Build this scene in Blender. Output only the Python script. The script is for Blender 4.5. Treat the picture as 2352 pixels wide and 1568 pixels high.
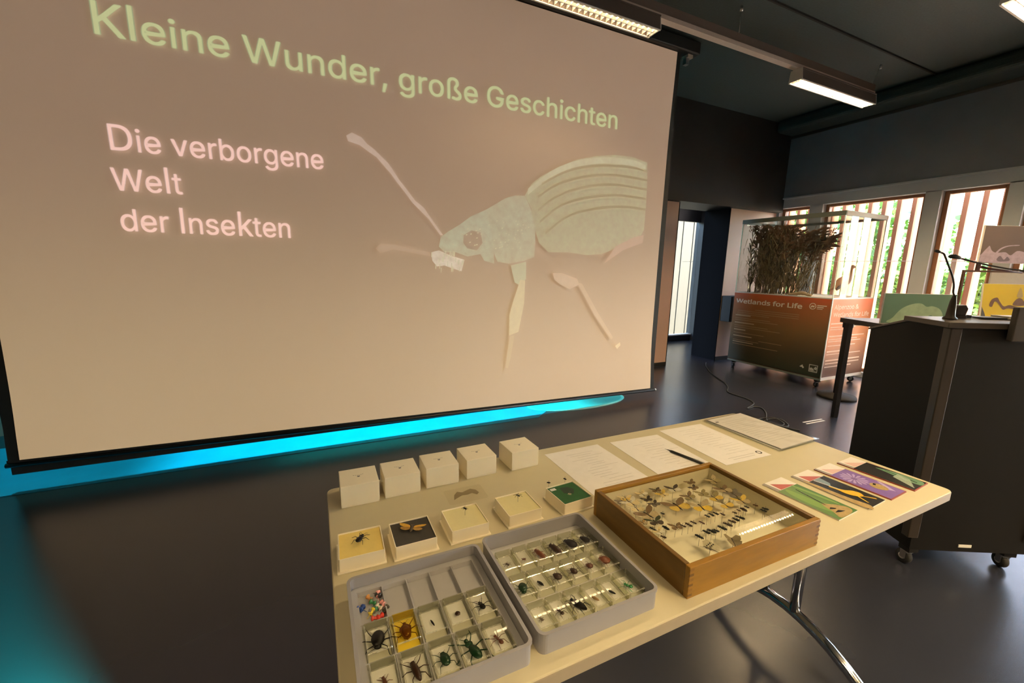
import bpy, bmesh, math, random
from mathutils import Vector, Matrix, Euler
random.seed(7)
scene = bpy.context.scene
for o in list(bpy.data.objects):
    bpy.data.objects.remove(o)
col = scene.collection
D = bpy.data
PI = math.pi

# ------------------------------------------------------------------ camera
cam_data = D.cameras.new('camera')
cam_data.sensor_width = 36.0
cam_data.lens = 958.03 / 2352 * 36.0
cam_data.clip_start = 0.02
cam = D.objects.new('camera', cam_data)
col.objects.link(cam)
YAW, PITCH, ROLL = math.radians(25.401), math.radians(10.171), math.radians(1.280)
f0 = Vector((math.sin(YAW), math.cos(YAW), 0)); r0 = Vector((math.cos(YAW), -math.sin(YAW), 0)); u0 = Vector((0, 0, 1))
fw = math.cos(PITCH) * f0 - math.sin(PITCH) * u0
up = math.sin(PITCH) * f0 + math.cos(PITCH) * u0
rt = math.cos(ROLL) * r0 + math.sin(ROLL) * up
up = -math.sin(ROLL) * r0 + math.cos(ROLL) * up
mw = Matrix.Identity(4)
for i in range(3):
    mw[i][0] = rt[i]; mw[i][1] = up[i]; mw[i][2] = -fw[i]
mw[2][3] = 1.32
cam.matrix_world = mw
scene.camera = cam

# ------------------------------------------------------------------ world, sun, exposure
scene.view_settings.view_transform = 'Standard'
scene.view_settings.look = 'None'
scene.view_settings.gamma = 1.0
scene.view_settings.use_curve_mapping = False
scene.view_settings.exposure = 0.12
scene.cycles.transparent_max_bounces = 24
world = D.worlds.new('sky'); scene.world = world; world.use_nodes = True
wn = world.node_tree; wn.nodes.clear()
sky = wn.nodes.new('ShaderNodeTexSky'); sky.sky_type = 'NISHITA'; sky.sun_disc = False
sky.sun_elevation = math.radians(40); sky.sun_rotation = math.radians(146)
sky.air_density = 1.0; sky.dust_density = 2.5
bg = wn.nodes.new('ShaderNodeBackground'); bg.inputs['Strength'].default_value = 4.6
wo = wn.nodes.new('ShaderNodeOutputWorld')
wn.links.new(sky.outputs[0], bg.inputs['Color']); wn.links.new(bg.outputs[0], wo.inputs['Surface'])
sd = D.lights.new('sun', 'SUN'); sd.energy = 30.0; sd.angle = math.radians(0.6); sd.color = (1.0, 0.90, 0.72)
sun = D.objects.new('sun', sd); col.objects.link(sun)
sun.rotation_euler = Vector((-0.42, 0.62, -0.66)).to_track_quat('-Z', 'Y').to_euler()
sun.location = (9, -3, 6)
LAMP_W = 26.0          # watts of one louvre lamp over the stage
REAR_W = 165.0          # watts of one unseen louvre lamp added behind the camera for frontal light
LAMP_COL = (1.0, 0.72, 0.38)

# ------------------------------------------------------------------ materials
MATS = {}
def mat(name, c, r=0.55, m=0.0, n=None, bump=0.0, spec=0.5, em=None, ems=0.0, coat=0.0, stretch=None, trans=0.0):
    if name in MATS: return MATS[name]
    ma = D.materials.new(name); ma.use_nodes = True
    nt = ma.node_tree; b = nt.nodes['Principled BSDF']
    b.inputs['Roughness'].default_value = r; b.inputs['Metallic'].default_value = m
    b.inputs['Specular IOR Level'].default_value = spec
    b.inputs['Coat Weight'].default_value = coat
    b.inputs['Base Color'].default_value = (*c, 1)
    sc, am = n if n else (40.0, 0.06)
    tc = nt.nodes.new('ShaderNodeTexCoord'); mp = nt.nodes.new('ShaderNodeMapping')
    nt.links.new(tc.outputs['Object'], mp.inputs['Vector'])
    if stretch: mp.inputs['Scale'].default_value = stretch
    no = nt.nodes.new('ShaderNodeTexNoise'); no.inputs['Scale'].default_value = sc; no.inputs['Detail'].default_value = 5
    nt.links.new(mp.outputs[0], no.inputs['Vector'])
    mx = nt.nodes.new('ShaderNodeMix'); mx.data_type = 'RGBA'
    mx.inputs[6].default_value = (*[max(0, v * (1 - am)) for v in c], 1)
    mx.inputs[7].default_value = (*[min(1, v * (1 + am)) for v in c], 1)
    nt.links.new(no.outputs['Fac'], mx.inputs[0]); nt.links.new(mx.outputs[2], b.inputs['Base Color'])
    if bump:
        bp = nt.nodes.new('ShaderNodeBump'); bp.inputs['Strength'].default_value = bump; bp.inputs['Distance'].default_value = 0.01
        nt.links.new(no.outputs['Fac'], bp.inputs['Height']); nt.links.new(bp.outputs[0], b.inputs['Normal'])
    if em:
        b.inputs['Emission Color'].default_value = (*em, 1); b.inputs['Emission Strength'].default_value = ems
    if trans:
        b.inputs['Transmission Weight'].default_value = trans
    MATS[name] = ma
    return ma

def clear(name, tint=(1, 1, 1), ior=1.45, rough=0.02, boost=1.0, haze=0.0, hazecol=(1, 1, 1)):
    """thin clear sheet: what is behind shows through, the surface mirrors by Fresnel"""
    if name in MATS: return MATS[name]
    ma = D.materials.new(name); ma.use_nodes = True
    nt = ma.node_tree; nt.nodes.clear()
    t = nt.nodes.new('ShaderNodeBsdfTransparent'); t.inputs[0].default_value = (*tint, 1)
    no = nt.nodes.new('ShaderNodeTexNoise'); no.inputs['Scale'].default_value = 8
    g = nt.nodes.new('ShaderNodeBsdfGlossy'); g.inputs['Roughness'].default_value = rough
    # Schlick reflectance, the same from either side of the sheet
    f0_ = ((ior - 1) / (ior + 1)) ** 2
    lw = nt.nodes.new('ShaderNodeLayerWeight'); lw.inputs[0].default_value = 0.5
    pw = nt.nodes.new('ShaderNodeMath'); pw.operation = 'POWER'; pw.inputs[1].default_value = 5.0
    nt.links.new(lw.outputs['Facing'], pw.inputs[0])
    mu = nt.nodes.new('ShaderNodeMath'); mu.operation = 'MULTIPLY_ADD'; mu.inputs[1].default_value = (1 - f0_) * boost; mu.inputs[2].default_value = f0_ * boost
    mu.use_clamp = True
    nt.links.new(pw.outputs[0], mu.inputs[0])
    mx = nt.nodes.new('ShaderNodeMixShader'); ou = nt.nodes.new('ShaderNodeOutputMaterial')
    nt.links.new(mu.outputs[0], mx.inputs[0])
    if haze:
        df = nt.nodes.new('ShaderNodeBsdfDiffuse'); df.inputs[0].default_value = (*hazecol, 1)
        mh = nt.nodes.new('ShaderNodeMixShader')
        hm = nt.nodes.new('ShaderNodeMath'); hm.operation = 'MULTIPLY'; hm.inputs[1].default_value = haze * 2
        nt.links.new(no.outputs['Fac'], hm.inputs[0]); nt.links.new(hm.outputs[0], mh.inputs[0])
        nt.links.new(t.outputs[0], mh.inputs[1]); nt.links.new(df.outputs[0], mh.inputs[2])
        nt.links.new(mh.outputs[0], mx.inputs[1])
    else:
        nt.links.new(t.outputs[0], mx.inputs[1])
    nt.links.new(g.outputs[0], mx.inputs[2]); nt.links.new(mx.outputs[0], ou.inputs[0])
    MATS[name] = ma
    return ma

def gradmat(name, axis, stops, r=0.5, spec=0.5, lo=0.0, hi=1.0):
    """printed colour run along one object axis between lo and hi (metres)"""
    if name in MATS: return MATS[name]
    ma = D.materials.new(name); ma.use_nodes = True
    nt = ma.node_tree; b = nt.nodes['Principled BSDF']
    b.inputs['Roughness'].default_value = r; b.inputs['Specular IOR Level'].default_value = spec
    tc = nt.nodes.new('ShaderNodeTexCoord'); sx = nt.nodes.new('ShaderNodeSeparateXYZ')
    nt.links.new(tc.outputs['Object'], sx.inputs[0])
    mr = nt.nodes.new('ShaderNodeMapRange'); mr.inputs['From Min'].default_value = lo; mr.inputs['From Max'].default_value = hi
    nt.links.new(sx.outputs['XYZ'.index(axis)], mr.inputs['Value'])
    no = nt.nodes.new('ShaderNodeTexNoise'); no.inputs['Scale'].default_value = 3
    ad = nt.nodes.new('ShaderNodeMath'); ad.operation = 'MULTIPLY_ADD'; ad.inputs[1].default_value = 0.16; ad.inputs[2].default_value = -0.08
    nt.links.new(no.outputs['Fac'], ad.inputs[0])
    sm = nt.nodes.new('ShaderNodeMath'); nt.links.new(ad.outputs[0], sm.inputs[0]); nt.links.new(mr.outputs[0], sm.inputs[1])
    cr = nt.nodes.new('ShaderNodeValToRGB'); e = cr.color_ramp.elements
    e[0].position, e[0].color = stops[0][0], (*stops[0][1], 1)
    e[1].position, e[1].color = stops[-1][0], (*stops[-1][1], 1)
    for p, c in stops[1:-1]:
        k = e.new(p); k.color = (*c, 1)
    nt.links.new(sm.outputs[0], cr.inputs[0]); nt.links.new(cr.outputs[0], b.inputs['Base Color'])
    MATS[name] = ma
    return ma

# ------------------------------------------------------------------ mesh builder
class MB:
    def __init__(self):
        self.v, self.f, self.m, self.s = [], [], [], []
    def add(self, vs, fs, m=0, smooth=False):
        k = len(self.v); self.v += [tuple(p) for p in vs]
        for f in fs:
            self.f.append(tuple(i + k for i in f)); self.m.append(m); self.s.append(smooth)
        return self
    def box(self, a, b, m=0):
        x0, y0, z0 = a; x1, y1, z1 = b
        vs = [(x0, y0, z0), (x1, y0, z0), (x1, y1, z0), (x0, y1, z0), (x0, y0, z1), (x1, y0, z1), (x1, y1, z1), (x0, y1, z1)]
        return self.add(vs, [(0, 3, 2, 1), (4, 5, 6, 7), (0, 1, 5, 4), (1, 2, 6, 5), (2, 3, 7, 6), (3, 0, 4, 7)], m)
    def cbox(self, c, s, m=0, rot=None):
        b = MB().box([-q / 2 for q in s], [q / 2 for q in s])
        R_ = rot.to_matrix() if rot else Matrix.Identity(3)
        return self.add([R_ @ Vector(p) + Vector(c) for p in b.v], b.f, m)
    def tube(self, pts, r, n=8, m=0, smooth=True, squash=1.0):
        pts = [Vector(p) for p in pts]; k = len(pts)
        rs = r if isinstance(r, (list, tuple)) else [r] * k
        t0 = (pts[1] - pts[0]).normalized()
        nx = t0.orthogonal().normalized() if abs(t0.z) > 0.95 else t0.cross(Vector((0, 0, 1))).normalized()
        vs, fs = [], []
        for i, p in enumerate(pts):
            t = (pts[min(i + 1, k - 1)] - pts[max(i - 1, 0)])
            t = t.normalized() if t.length > 1e-9 else t0
            nx = (nx - t * nx.dot(t)); nx = nx.normalized() if nx.length > 1e-6 else t.orthogonal().normalized()
            ny = t.cross(nx)
            for j in range(n):
                a = 2 * PI * j / n
                vs.append(p + nx * (math.cos(a) * rs[i]) + ny * (math.sin(a) * rs[i] * squash))
        for i in range(k - 1):
            for j in range(n):
                fs.append((i * n + j, i * n + (j + 1) % n, (i + 1) * n + (j + 1) % n, (i + 1) * n + j))
        fs.append(tuple(range(n - 1, -1, -1))); fs.append(tuple((k - 1) * n + j for j in range(n)))
        return self.add(vs, fs, m, smooth)
    def ell(self, c, rad, m=0, u=10, w=6, rot=None):
        vs, fs = [], []
        R_ = rot.to_matrix() if rot else Matrix.Identity(3)
        for i in range(w + 1):
            ph = PI * i / w
            for j in range(u):
                a = 2 * PI * j / u
                q = Vector((rad[0] * math.sin(ph) * math.cos(a), rad[1] * math.sin(ph) * math.sin(a), rad[2] * math.cos(ph)))
                vs.append(R_ @ q + Vector(c))
        for i in range(w):
            for j in range(u):
                fs.append((i * u + j, (i + 1) * u + j, (i + 1) * u + (j + 1) % u, i * u + (j + 1) % u))
        return self.add(vs, fs, m, True)
    def prism(self, poly, z0, z1, m=0, T=None):
        n = len(poly)
        vs = [Vector((x, y, z0)) for x, y in poly] + [Vector((x, y, z1)) for x, y in poly]
        if T is not None: vs = [T @ q for q in vs]
        fs = [tuple(range(n - 1, -1, -1)), tuple(range(n, 2 * n))] + [(i, (i + 1) % n, n + (i + 1) % n, n + i) for i in range(n)]
        return self.add(vs, fs, m)
    def ring(self, outer, inner, z0, z1, m=0):
        n = len(outer)
        vs = [(x, y, z0) for x, y in outer] + [(x, y, z1) for x, y in outer] + [(x, y, z0) for x, y in inner] + [(x, y, z1) for x, y in inner]
        fs = []
        for i in range(n):
            j = (i + 1) % n
            fs += [(i, j, n + j, n + i), (2 * n + j, 2 * n + i, 3 * n + i, 3 * n + j), (n + i, n + j, 3 * n + j, 3 * n + i), (j, i, 2 * n + i, 2 * n + j)]
        return self.add(vs, fs, m)
    def lathe(self, prof, n=20, c=(0, 0, 0), m=0, smooth=True):
        vs, fs = [], []; k = len(prof)
        for r, z in prof:
            for j in range(n):
                a = 2 * PI * j / n; vs.append((c[0] + r * math.cos(a), c[1] + r * math.sin(a), c[2] + z))
        for i in range(k - 1):
            for j in range(n):
                fs.append((i * n + j, i * n + (j + 1) % n, (i + 1) * n + (j + 1) % n, (i + 1) * n + j))
        fs.append(tuple(range(n - 1, -1, -1))); fs.append(tuple((k - 1) * n + j for j in range(n)))
        return self.add(vs, fs, m, smooth)
    def poly(self, pts, m=0):
        return self.add(pts, [tuple(range(len(pts)))], m)
    def xf(self, T):
        self.v = [tuple(T @ Vector(p)) for p in self.v]; return self
    def mesh(self, name, mats):
        me = D.meshes.new(name); me.from_pydata(self.v, [], self.f)
        for q in (mats if isinstance(mats, (list, tuple)) else [mats]): me.materials.append(q)
        me.polygons.foreach_set('material_index', self.m); me.polygons.foreach_set('use_smooth', self.s)
        me.update(); return me
    def build(self, name, mats, parent=None, loc=(0, 0, 0), rz=0.0, bevel=0.0, seg=2):
        o = D.objects.new(name, self.mesh(name, mats)); col.objects.link(o)
        if parent is not None: o.parent = parent
        o.location = loc; o.rotation_euler = (0, 0, rz)
        if bevel:
            b = o.modifiers.new('bevel', 'BEVEL'); b.width = bevel; b.segments = seg; b.limit_method = 'ANGLE'
        return o

def inst(name, me, parent=None, loc=(0, 0, 0), rot=(0, 0, 0), scale=(1, 1, 1)):
    o = D.objects.new(name, me); col.objects.link(o)
    if parent is not None: o.parent = parent
    o.location = loc; o.rotation_euler = rot; o.scale = scale
    return o
def tag(o, label, cat, group=None, kind=None):
    if label: o['label'] = label
    if cat: o['category'] = cat
    if group: o['group'] = group
    if kind: o['kind'] = kind
    return o
def struct(o, label=None):
    o['kind'] = 'structure'
    if label: o['label'] = label
    return o
def empty(name, loc=(0, 0, 0), rz=0.0, parent=None):
    o = D.objects.new(name, None); col.objects.link(o); o.empty_display_size = 0.05
    o.location = loc; o.rotation_euler = (0, 0, rz)
    if parent is not None: o.parent = parent
    return o
def rr(x0, x1, y0, y1, r, n=4):
    p = []
    for cx, cy, a in ((x1 - r, y1 - r, 0), (x0 + r, y1 - r, 90), (x0 + r, y0 + r, 180), (x1 - r, y0 + r, 270)):
        for i in range(n + 1):
            t = math.radians(a + 90 * i / n); p.append((cx + r * math.cos(t), cy + r * math.sin(t)))
    return p
def smooth_path(pts, k=6):
    P = [Vector(p) for p in pts]; out = []
    for i in range(len(P) - 1):
        a, b, c, d = P[max(i - 1, 0)], P[i], P[i + 1], P[min(i + 2, len(P) - 1)]
        for j in range(k):
            t = j / k
            out.append(0.5 * ((2 * b) + (c - a) * t + (2 * a - 5 * b + 4 * c - d) * t * t + (-a + 3 * b - 3 * c + d) * t ** 3))
    out.append(P[-1]); return out
import os
FONT = None
try:      # the grotesque that ships with Blender itself
    FONT = D.fonts.load(os.path.join(bpy.utils.resource_path('LOCAL'), 'datafiles', 'fonts', 'Inter.woff2'))
except Exception:
    FONT = None
FONT2 = None
try:
    FONT2 = D.fonts.load(os.path.join(bpy.utils.resource_path('LOCAL'), 'datafiles', 'fonts', 'NotoSansHebrew-Regular.woff2'))
except Exception:
    FONT2 = None
def blob(P, k=4):
    """rounds a closed outline"""
    n = len(P); V = [Vector((x, y, 0)) for x, y in P]; out = []
    for i in range(n):
        a, b, c, d = V[i - 1], V[i], V[(i + 1) % n], V[(i + 2) % n]
        for j in range(k):
            t = j / k; q = 0.5 * ((2 * b) + (c - a) * t + (2 * a - 5 * b + 4 * c - d) * t * t + (-a + 3 * b - 3 * c + d) * t ** 3)
            out.append((q.x, q.y))
    return out
def text(name, s, width, cap, ma, parent, T, bold=0.0, depth=0.0, fat=0.0):
    """flat lettering fitted to a width and a capital height, laid in the XY plane of T, one object per word"""
    if FONT and FONT2: s = s.replace('I', 'l')        # this face's plain upright stroke for both
    cu = D.curves.new(name, 'FONT'); cu.body = s
    if FONT and FONT2:
        cu.font = FONT2 if bold else FONT; cu.font_bold = FONT2
        for ch, fm in zip(s, cu.body_format): fm.use_bold = ch in 'KkDA&l'
    cu.size = 1.0; cu.offset = bold; cu.extrude = depth; cu.resolution_u = 3
    to = D.objects.new(name, cu); col.objects.link(to)
    dg = bpy.context.evaluated_depsgraph_get(); dg.update()
    me = D.meshes.new_from_object(to.evaluated_get(dg)); D.objects.remove(to); D.curves.remove(cu)
    vs = [v.co.copy() for v in me.vertices]; fs = [tuple(q.vertices) for q in me.polygons]; D.meshes.remove(me)
    x0 = min(v.x for v in vs); w = max(v.x for v in vs) - x0
    S = T @ Matrix.Diagonal((width / w, cap / 0.727, 1, 1)) @ Matrix.Translation((-x0, 0, 0))
    spans = sorted((min(vs[i].x for i in f), max(vs[i].x for i in f)) for f in fs)
    cuts, hi_ = [], spans[0][1]
    for a, b in spans:
        if a - hi_ > 0.17: cuts.append((a + hi_) / 2)
        hi_ = max(hi_, b)
    out = []
    for k in range(len(cuts) + 1):
        lo_c = cuts[k - 1] if k else -1e9; hi_c = cuts[k] if k < len(cuts) else 1e9
        mb = MB()
        for f in fs:
            if lo_c < vs[f[0]].x < hi_c:
                for dx, dy in (((0, 0), (fat, 0), (-fat, 0), (0, fat * .6), (0, -fat * .6)) if fat else ((0, 0),)):
                    mb.add([S @ (vs[i] + Vector((dx, dy, 0))) for i in f], [tuple(range(len(f)))])
        out.append(mb.build(name, ma, parent))
    return out
def lines(mb, rows, T, m=0):
    """thin printed lines that stand for rows of small print: (x0, x1, y, height)"""
    for x0, x1, y, h in rows:
        mb.add([T @ Vector(p) for p in ((x0, y, 0), (x1, y, 0), (x1, y + h, 0), (x0, y + h, 0))], [(0, 1, 2, 3)], m)

black_wall = mat('black_wall', (0.020, 0.019, 0.019), 0.55, n=(6, 0.2), bump=0.05)
ceil_m = mat('ceiling_black_green', (0.034, 0.050, 0.048), 0.7, n=(60, 0.3), bump=0.2)
white_metal = mat('white_metal', (0.75, 0.74, 0.70), 0.35)
chrome = mat('chrome', (0.75, 0.75, 0.76), 0.09, 1.0)
black_plastic = mat('black_plastic', (0.012, 0.012, 0.013), 0.4)
black_matte = mat('black_matte', (0.008, 0.008, 0.008), 0.7)
steel = mat('steel', (0.5, 0.5, 0.5), 0.3, 1.0)
rubber = mat('rubber', (0.02, 0.02, 0.02), 0.7)
paper = mat('paper', (0.82, 0.80, 0.77), 0.7)
ink = mat('ink', (0.46, 0.44, 0.42), 0.8)
ink_black = mat('ink_black', (0.03, 0.03, 0.03), 0.7)
grey_ink = mat('grey_ink', (0.55, 0.53, 0.50), 0.8)

# ================================================================== THE ROOM
XW, YB = 6.4, 4.24               # window wall, back wall
floor_m = mat('floor_resin', (0.018, 0.020, 0.029), 0.27, n=(2.5, 0.18), spec=0.5, bump=0.01)
struct(MB().box((-3.6, -6.2, -0.05), (6.9, 5.9, 0.0)).build('floor', floor_m))
struct(MB().box((-3.6, -6.2, 3.40), (6.6, 5.9, 3.5)).build('ceiling', ceil_m))
for i, (a, b) in enumerate([((1.2, 2.455, 3.385), (6.2, 2.47, 3.4)), ((1.2, 0.9, 3.385), (6.2, 0.915, 3.4))]):
    struct(MB().box(a, b).build('trim_%d' % (i + 1), mat('seam_black', (0.004, 0.004, 0.004), 0.8)))
struct(MB().box((-3.7, -6.2, 0), (-3.6, 5.9, 3.5)).build('wall_left', black_wall))
struct(MB().box((-3.6, -6.3, 0), (6.4, -6.2, 3.5)).build('wall_front', mat('rear_wall_grey', (.30, .27, .24), .7)))
# back wall: doorway from x 4.40 to 5.40, 0.42 thick; above 2.20 a black fascia that stands 9 cm proud
pink = mat('wall_pink_beige', (0.62, 0.41, 0.33), 0.5, n=(3, 0.08))
wb = empty('wall_back', (0, YB, 0)); struct(wb)
MB().box((-3.6, 0, 0), (4.40, 0.42, 2.22)).build('wall_panel', pink, wb)
MB().box((5.40, 0, 0), (6.6, 0.42, 2.22)).build('wall_panel', pink, wb)
MB().box((-3.6, -0.09, 2.20), (6.4, 0.42, 3.40)).build('fascia', black_wall, wb)
MB().box((5.385, 0.0, 0), (5.40, 0.43, 2.20)).build('door_reveal', mat('reveal_black', (.004, .004, .005), .9, spec=.1), wb)
MB().box((4.40, 0.0, 0), (4.415, 0.43, 2.20)).build('door_reveal', MATS['reveal_black'], wb)
MB().box((5.40, -0.012, 0), (6.4, 0, 0.055)).build('skirting', black_matte, wb)
MB().box((4.12, -0.012, 0), (4.40, 0, 0.055)).build('skirting', black_matte, wb)
# room behind the doorway
struct(MB().box((3.6, 5.75, 0), (5.80, 5.85, 3.4)).build('wall_far', black_wall))
struct(MB().box((6.55, 4.66, 0), (6.65, 5.85, 3.4)).build('wall_passage', black_wall))
w = empty('window_1', (5.80, 5.78, 0)); struct(w)
MB().box((0, -0.03, 0), (0.75, 0.03, 0.10)).build('frame', mat('frame_dark', (0.02, 0.02, 0.022), 0.5), w)
MB().box((0, -0.05, 0.10), (0.75, 0.05, 0.12)).build('sill', white_metal, w)
MB().box((0, -0.03, 2.20), (0.75, 0.03, 3.4)).build('header', MATS['frame_dark'], w)
MB().box((0, -0.004, 0.12), (0.75, 0.004, 2.20)).build('pane', clear('window_glass', (0.93, 0.96, 0.95), 1.45, 0.01), w)
for k in range(20):
    MB().box((-.5 + k * 0.152, 0.9 + .012 * (k % 2), -.3), (-.36 + k * 0.152, 0.93 + .012 * (k % 2), 2.5)).build('slat', mat('slat_grey_wood', (0.022, 0.020, 0.015), 0.8, n=(20, 0.3), stretch=(1, 1, .05)), w)

# window wall: posts between windows, sill, fascia, duct
wall_grey = mat('window_wall_grey', (0.46, 0.49, 0.52), 0.5, n=(4, 0.1))  # grey lifted to carry the veiling glare of the bright windows
wr = empty('wall_right', (XW, 0, 0)); struct(wr)
OPEN = [(3.77, 4.20), (2.52, 3.60), (1.87, 2.38), (0.67, 1.745), (0.02, 0.53), (-1.20, -0.13), (-1.85, -1.34), (-3.05, -1.99), (-3.70, -3.19), (-4.90, -3.84), (-5.55, -5.04)]
edges = [4.24] + [v for a, b in OPEN for v in (b, a)] + [-6.2]
for k in range(0, len(edges), 2):
    hi_, lo_ = edges[k], edges[k + 1]
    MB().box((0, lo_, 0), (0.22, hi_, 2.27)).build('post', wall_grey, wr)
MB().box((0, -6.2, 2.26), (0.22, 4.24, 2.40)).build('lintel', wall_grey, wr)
MB().box((-0.02, -6.2, 2.40), (0.22, 4.24, 3.40)).build('fascia', mat('fascia_glare_grey', (.20, .21, .235), .6, n=(4, .15)), wr)  # fascia colour lightened in place of window glare
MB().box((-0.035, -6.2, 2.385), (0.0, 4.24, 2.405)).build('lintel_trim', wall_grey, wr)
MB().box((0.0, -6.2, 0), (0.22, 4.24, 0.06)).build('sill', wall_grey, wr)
duct_m = mat('duct_olive', (0.045, 0.038, 0.026), 0.6, n=(5, .2), bump=.1)
struct(MB().prism(rr(-0.42, -0.02, 3.24, 3.40, 0.05), 0, 7.2, T=Matrix(((1, 0, 0, 0), (0, 0, 1, -3.1), (0, 1, 0, 0), (0, 0, 0, 1)))).build('trim_3', ceil_m, None, (XW, 0, 0)))
struct(MB().tube([(XW - .06, -3.1, 3.24), (XW - .06, 4.15, 3.24)], 0.03, 8).build('trim_4', duct_m))
brown = mat('window_frame_wood', (0.30, 0.13, 0.06), 0.5, n=(12, .25), stretch=(1, 1, .1))
for i, (a, b) in enumerate(OPEN):
    w = empty('window_%d' % (i + 2), (XW + 0.08, 0, 0)); struct(w)
    for (p, q) in (((0, a, 0.06), (0.06, a + 0.045, 2.26)), ((0, b - 0.045, 0.06), (0.06, b, 2.26)), ((0, a + .045, 0.06), (0.06, b - .045, 0.10)), ((0, a + .045, 2.225), (0.06, b - .045, 2.26))):
        MB().box(p, q).build('frame', brown, w, bevel=0.004)
    MB().box((0.028, a + .045, 0.10), (0.034, b - .045, 2.225)).build('pane', MATS['window_glass'], w)

# ------------------------------------------------------------------ outside: timber fins, lawn, trees
struct(MB().box((6.9, -14, -0.35), (40, 30, -0.30)).build('ground', mat('pale_gravel', (0.55, 0.52, 0.43), 0.9, n=(30, .25), bump=.2)))
struct(MB().box((3.0, 5.95, -0.35), (6.9, 30, -0.30)).build('ground', MATS['pale_gravel']))
fac = empty('timber_facade', (6.95, 0, -0.3))
tag(fac, 'row of upright red-brown timber fins outside the windows', 'facade')
fin_m = mat('fin_timber', (0.38, 0.15, 0.07), 0.6, n=(9, .25), stretch=(1, 1, .06))
fin_mesh = MB().box((-0.052, -0.0275, 0), (0.052, 0.0275, 3.3)).mesh('slat', fin_m)
k = 0; y = -6.0
while y < 5.5:
    inst('slat', fin_mesh, fac, (0, y, 0), (0, 0, -.30 + random.uniform(-.03, .03))); y += 0.157; k += 1
MB().tube([(-0.075, -6, 1.80), (-0.075, 6.4, 1.80)], 0.004, 6).build('rod', steel, fac)
bm_ = MB().tube([(0, 0, 0), (0.02, -0.03, -0.045)], 0.003, 5).mesh('bracket', steel)
for j in range(14): inst('bracket', bm_, fac, (-0.075, 1.6 + 0.157 * j + .02, 1.80))

leaf_m = [mat('leaf_%d' % i, c, 0.5, n=(2, .3), trans=0.0) for i, c in enumerate([(0.09, 0.20, 0.022), (0.14, 0.27, 0.04), (0.055, 0.14, 0.025)])]
bark = mat('bark', (0.10, 0.07, 0.045), 0.9, n=(14, .4), bump=.4)
def tree(name, x, y, h, w, nleaf, lab, cat='tree', low=0.0):
    t = empty(name, (x, y, -0.3)); tag(t, lab, cat)
    mb = MB(); rnd = random.Random(int(x * 100 + y * 7))
    blobs = [(rnd.uniform(-w, w) * .6, rnd.uniform(-w, w) * .9, rnd.uniform(low + .3, h - .3), rnd.uniform(.35, .6) * w) for _ in range(18)]
    for i in range(nleaf):
        bx, by, bz, br = rnd.choice(blobs)
        d = Vector((rnd.gauss(0, 1), rnd.gauss(0, 1), rnd.gauss(0, 1))).normalized() * br * rnd.uniform(.5, 1.05)
        p = Vector((bx, by, bz)) + d
        p.z = max(0.02, min(h, p.z))
        s = rnd.uniform(.06, .11) * x / 10; e = Euler((rnd.uniform(0, 6), rnd.uniform(0, 6), rnd.uniform(0, 6))).to_matrix()
        vs = [p + e @ Vector(q) for q in ((-s * .5, 0, 0), (0, -s * .9, .01), (s * .5, 0, 0), (0, s * .9, .01))]
        mb.add(vs, [(0, 1, 2, 3)], i % 3)
    o = mb.build('foliage', leaf_m, t); o['kind'] = 'stuff'
    MB().tube([(0, 0, 0), (.03, .02, h * .35), (-.05, .03, h * .75)], [.09, .07, .03], 8).build('trunk', bark, t)
tree('garden_shrub', 9.5, 3.25, 1.95, .95, 5000, 'low green shrub outside behind the narrow window', 'shrub')
tree('garden_shrub', 11.4, 5.6, 3.4, 1.4, 8000, 'taller green shrub outside behind the wide window', 'shrub')
tree('garden_tree', 15.2, 10.6, 6.8, 2.0, 9000, 'leafy green tree outside behind the reed showcase', 'tree')
tree('garden_tree', 18.5, 15.6, 8.6, 2.6, 6000, 'leafy green tree outside at the window next to the back wall', 'tree')
tree('garden_shrub', 12.3, 1.9, 1.9, 1.1, 1800, 'green shrub outside behind the picture of the furry insect', 'shrub')

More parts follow.
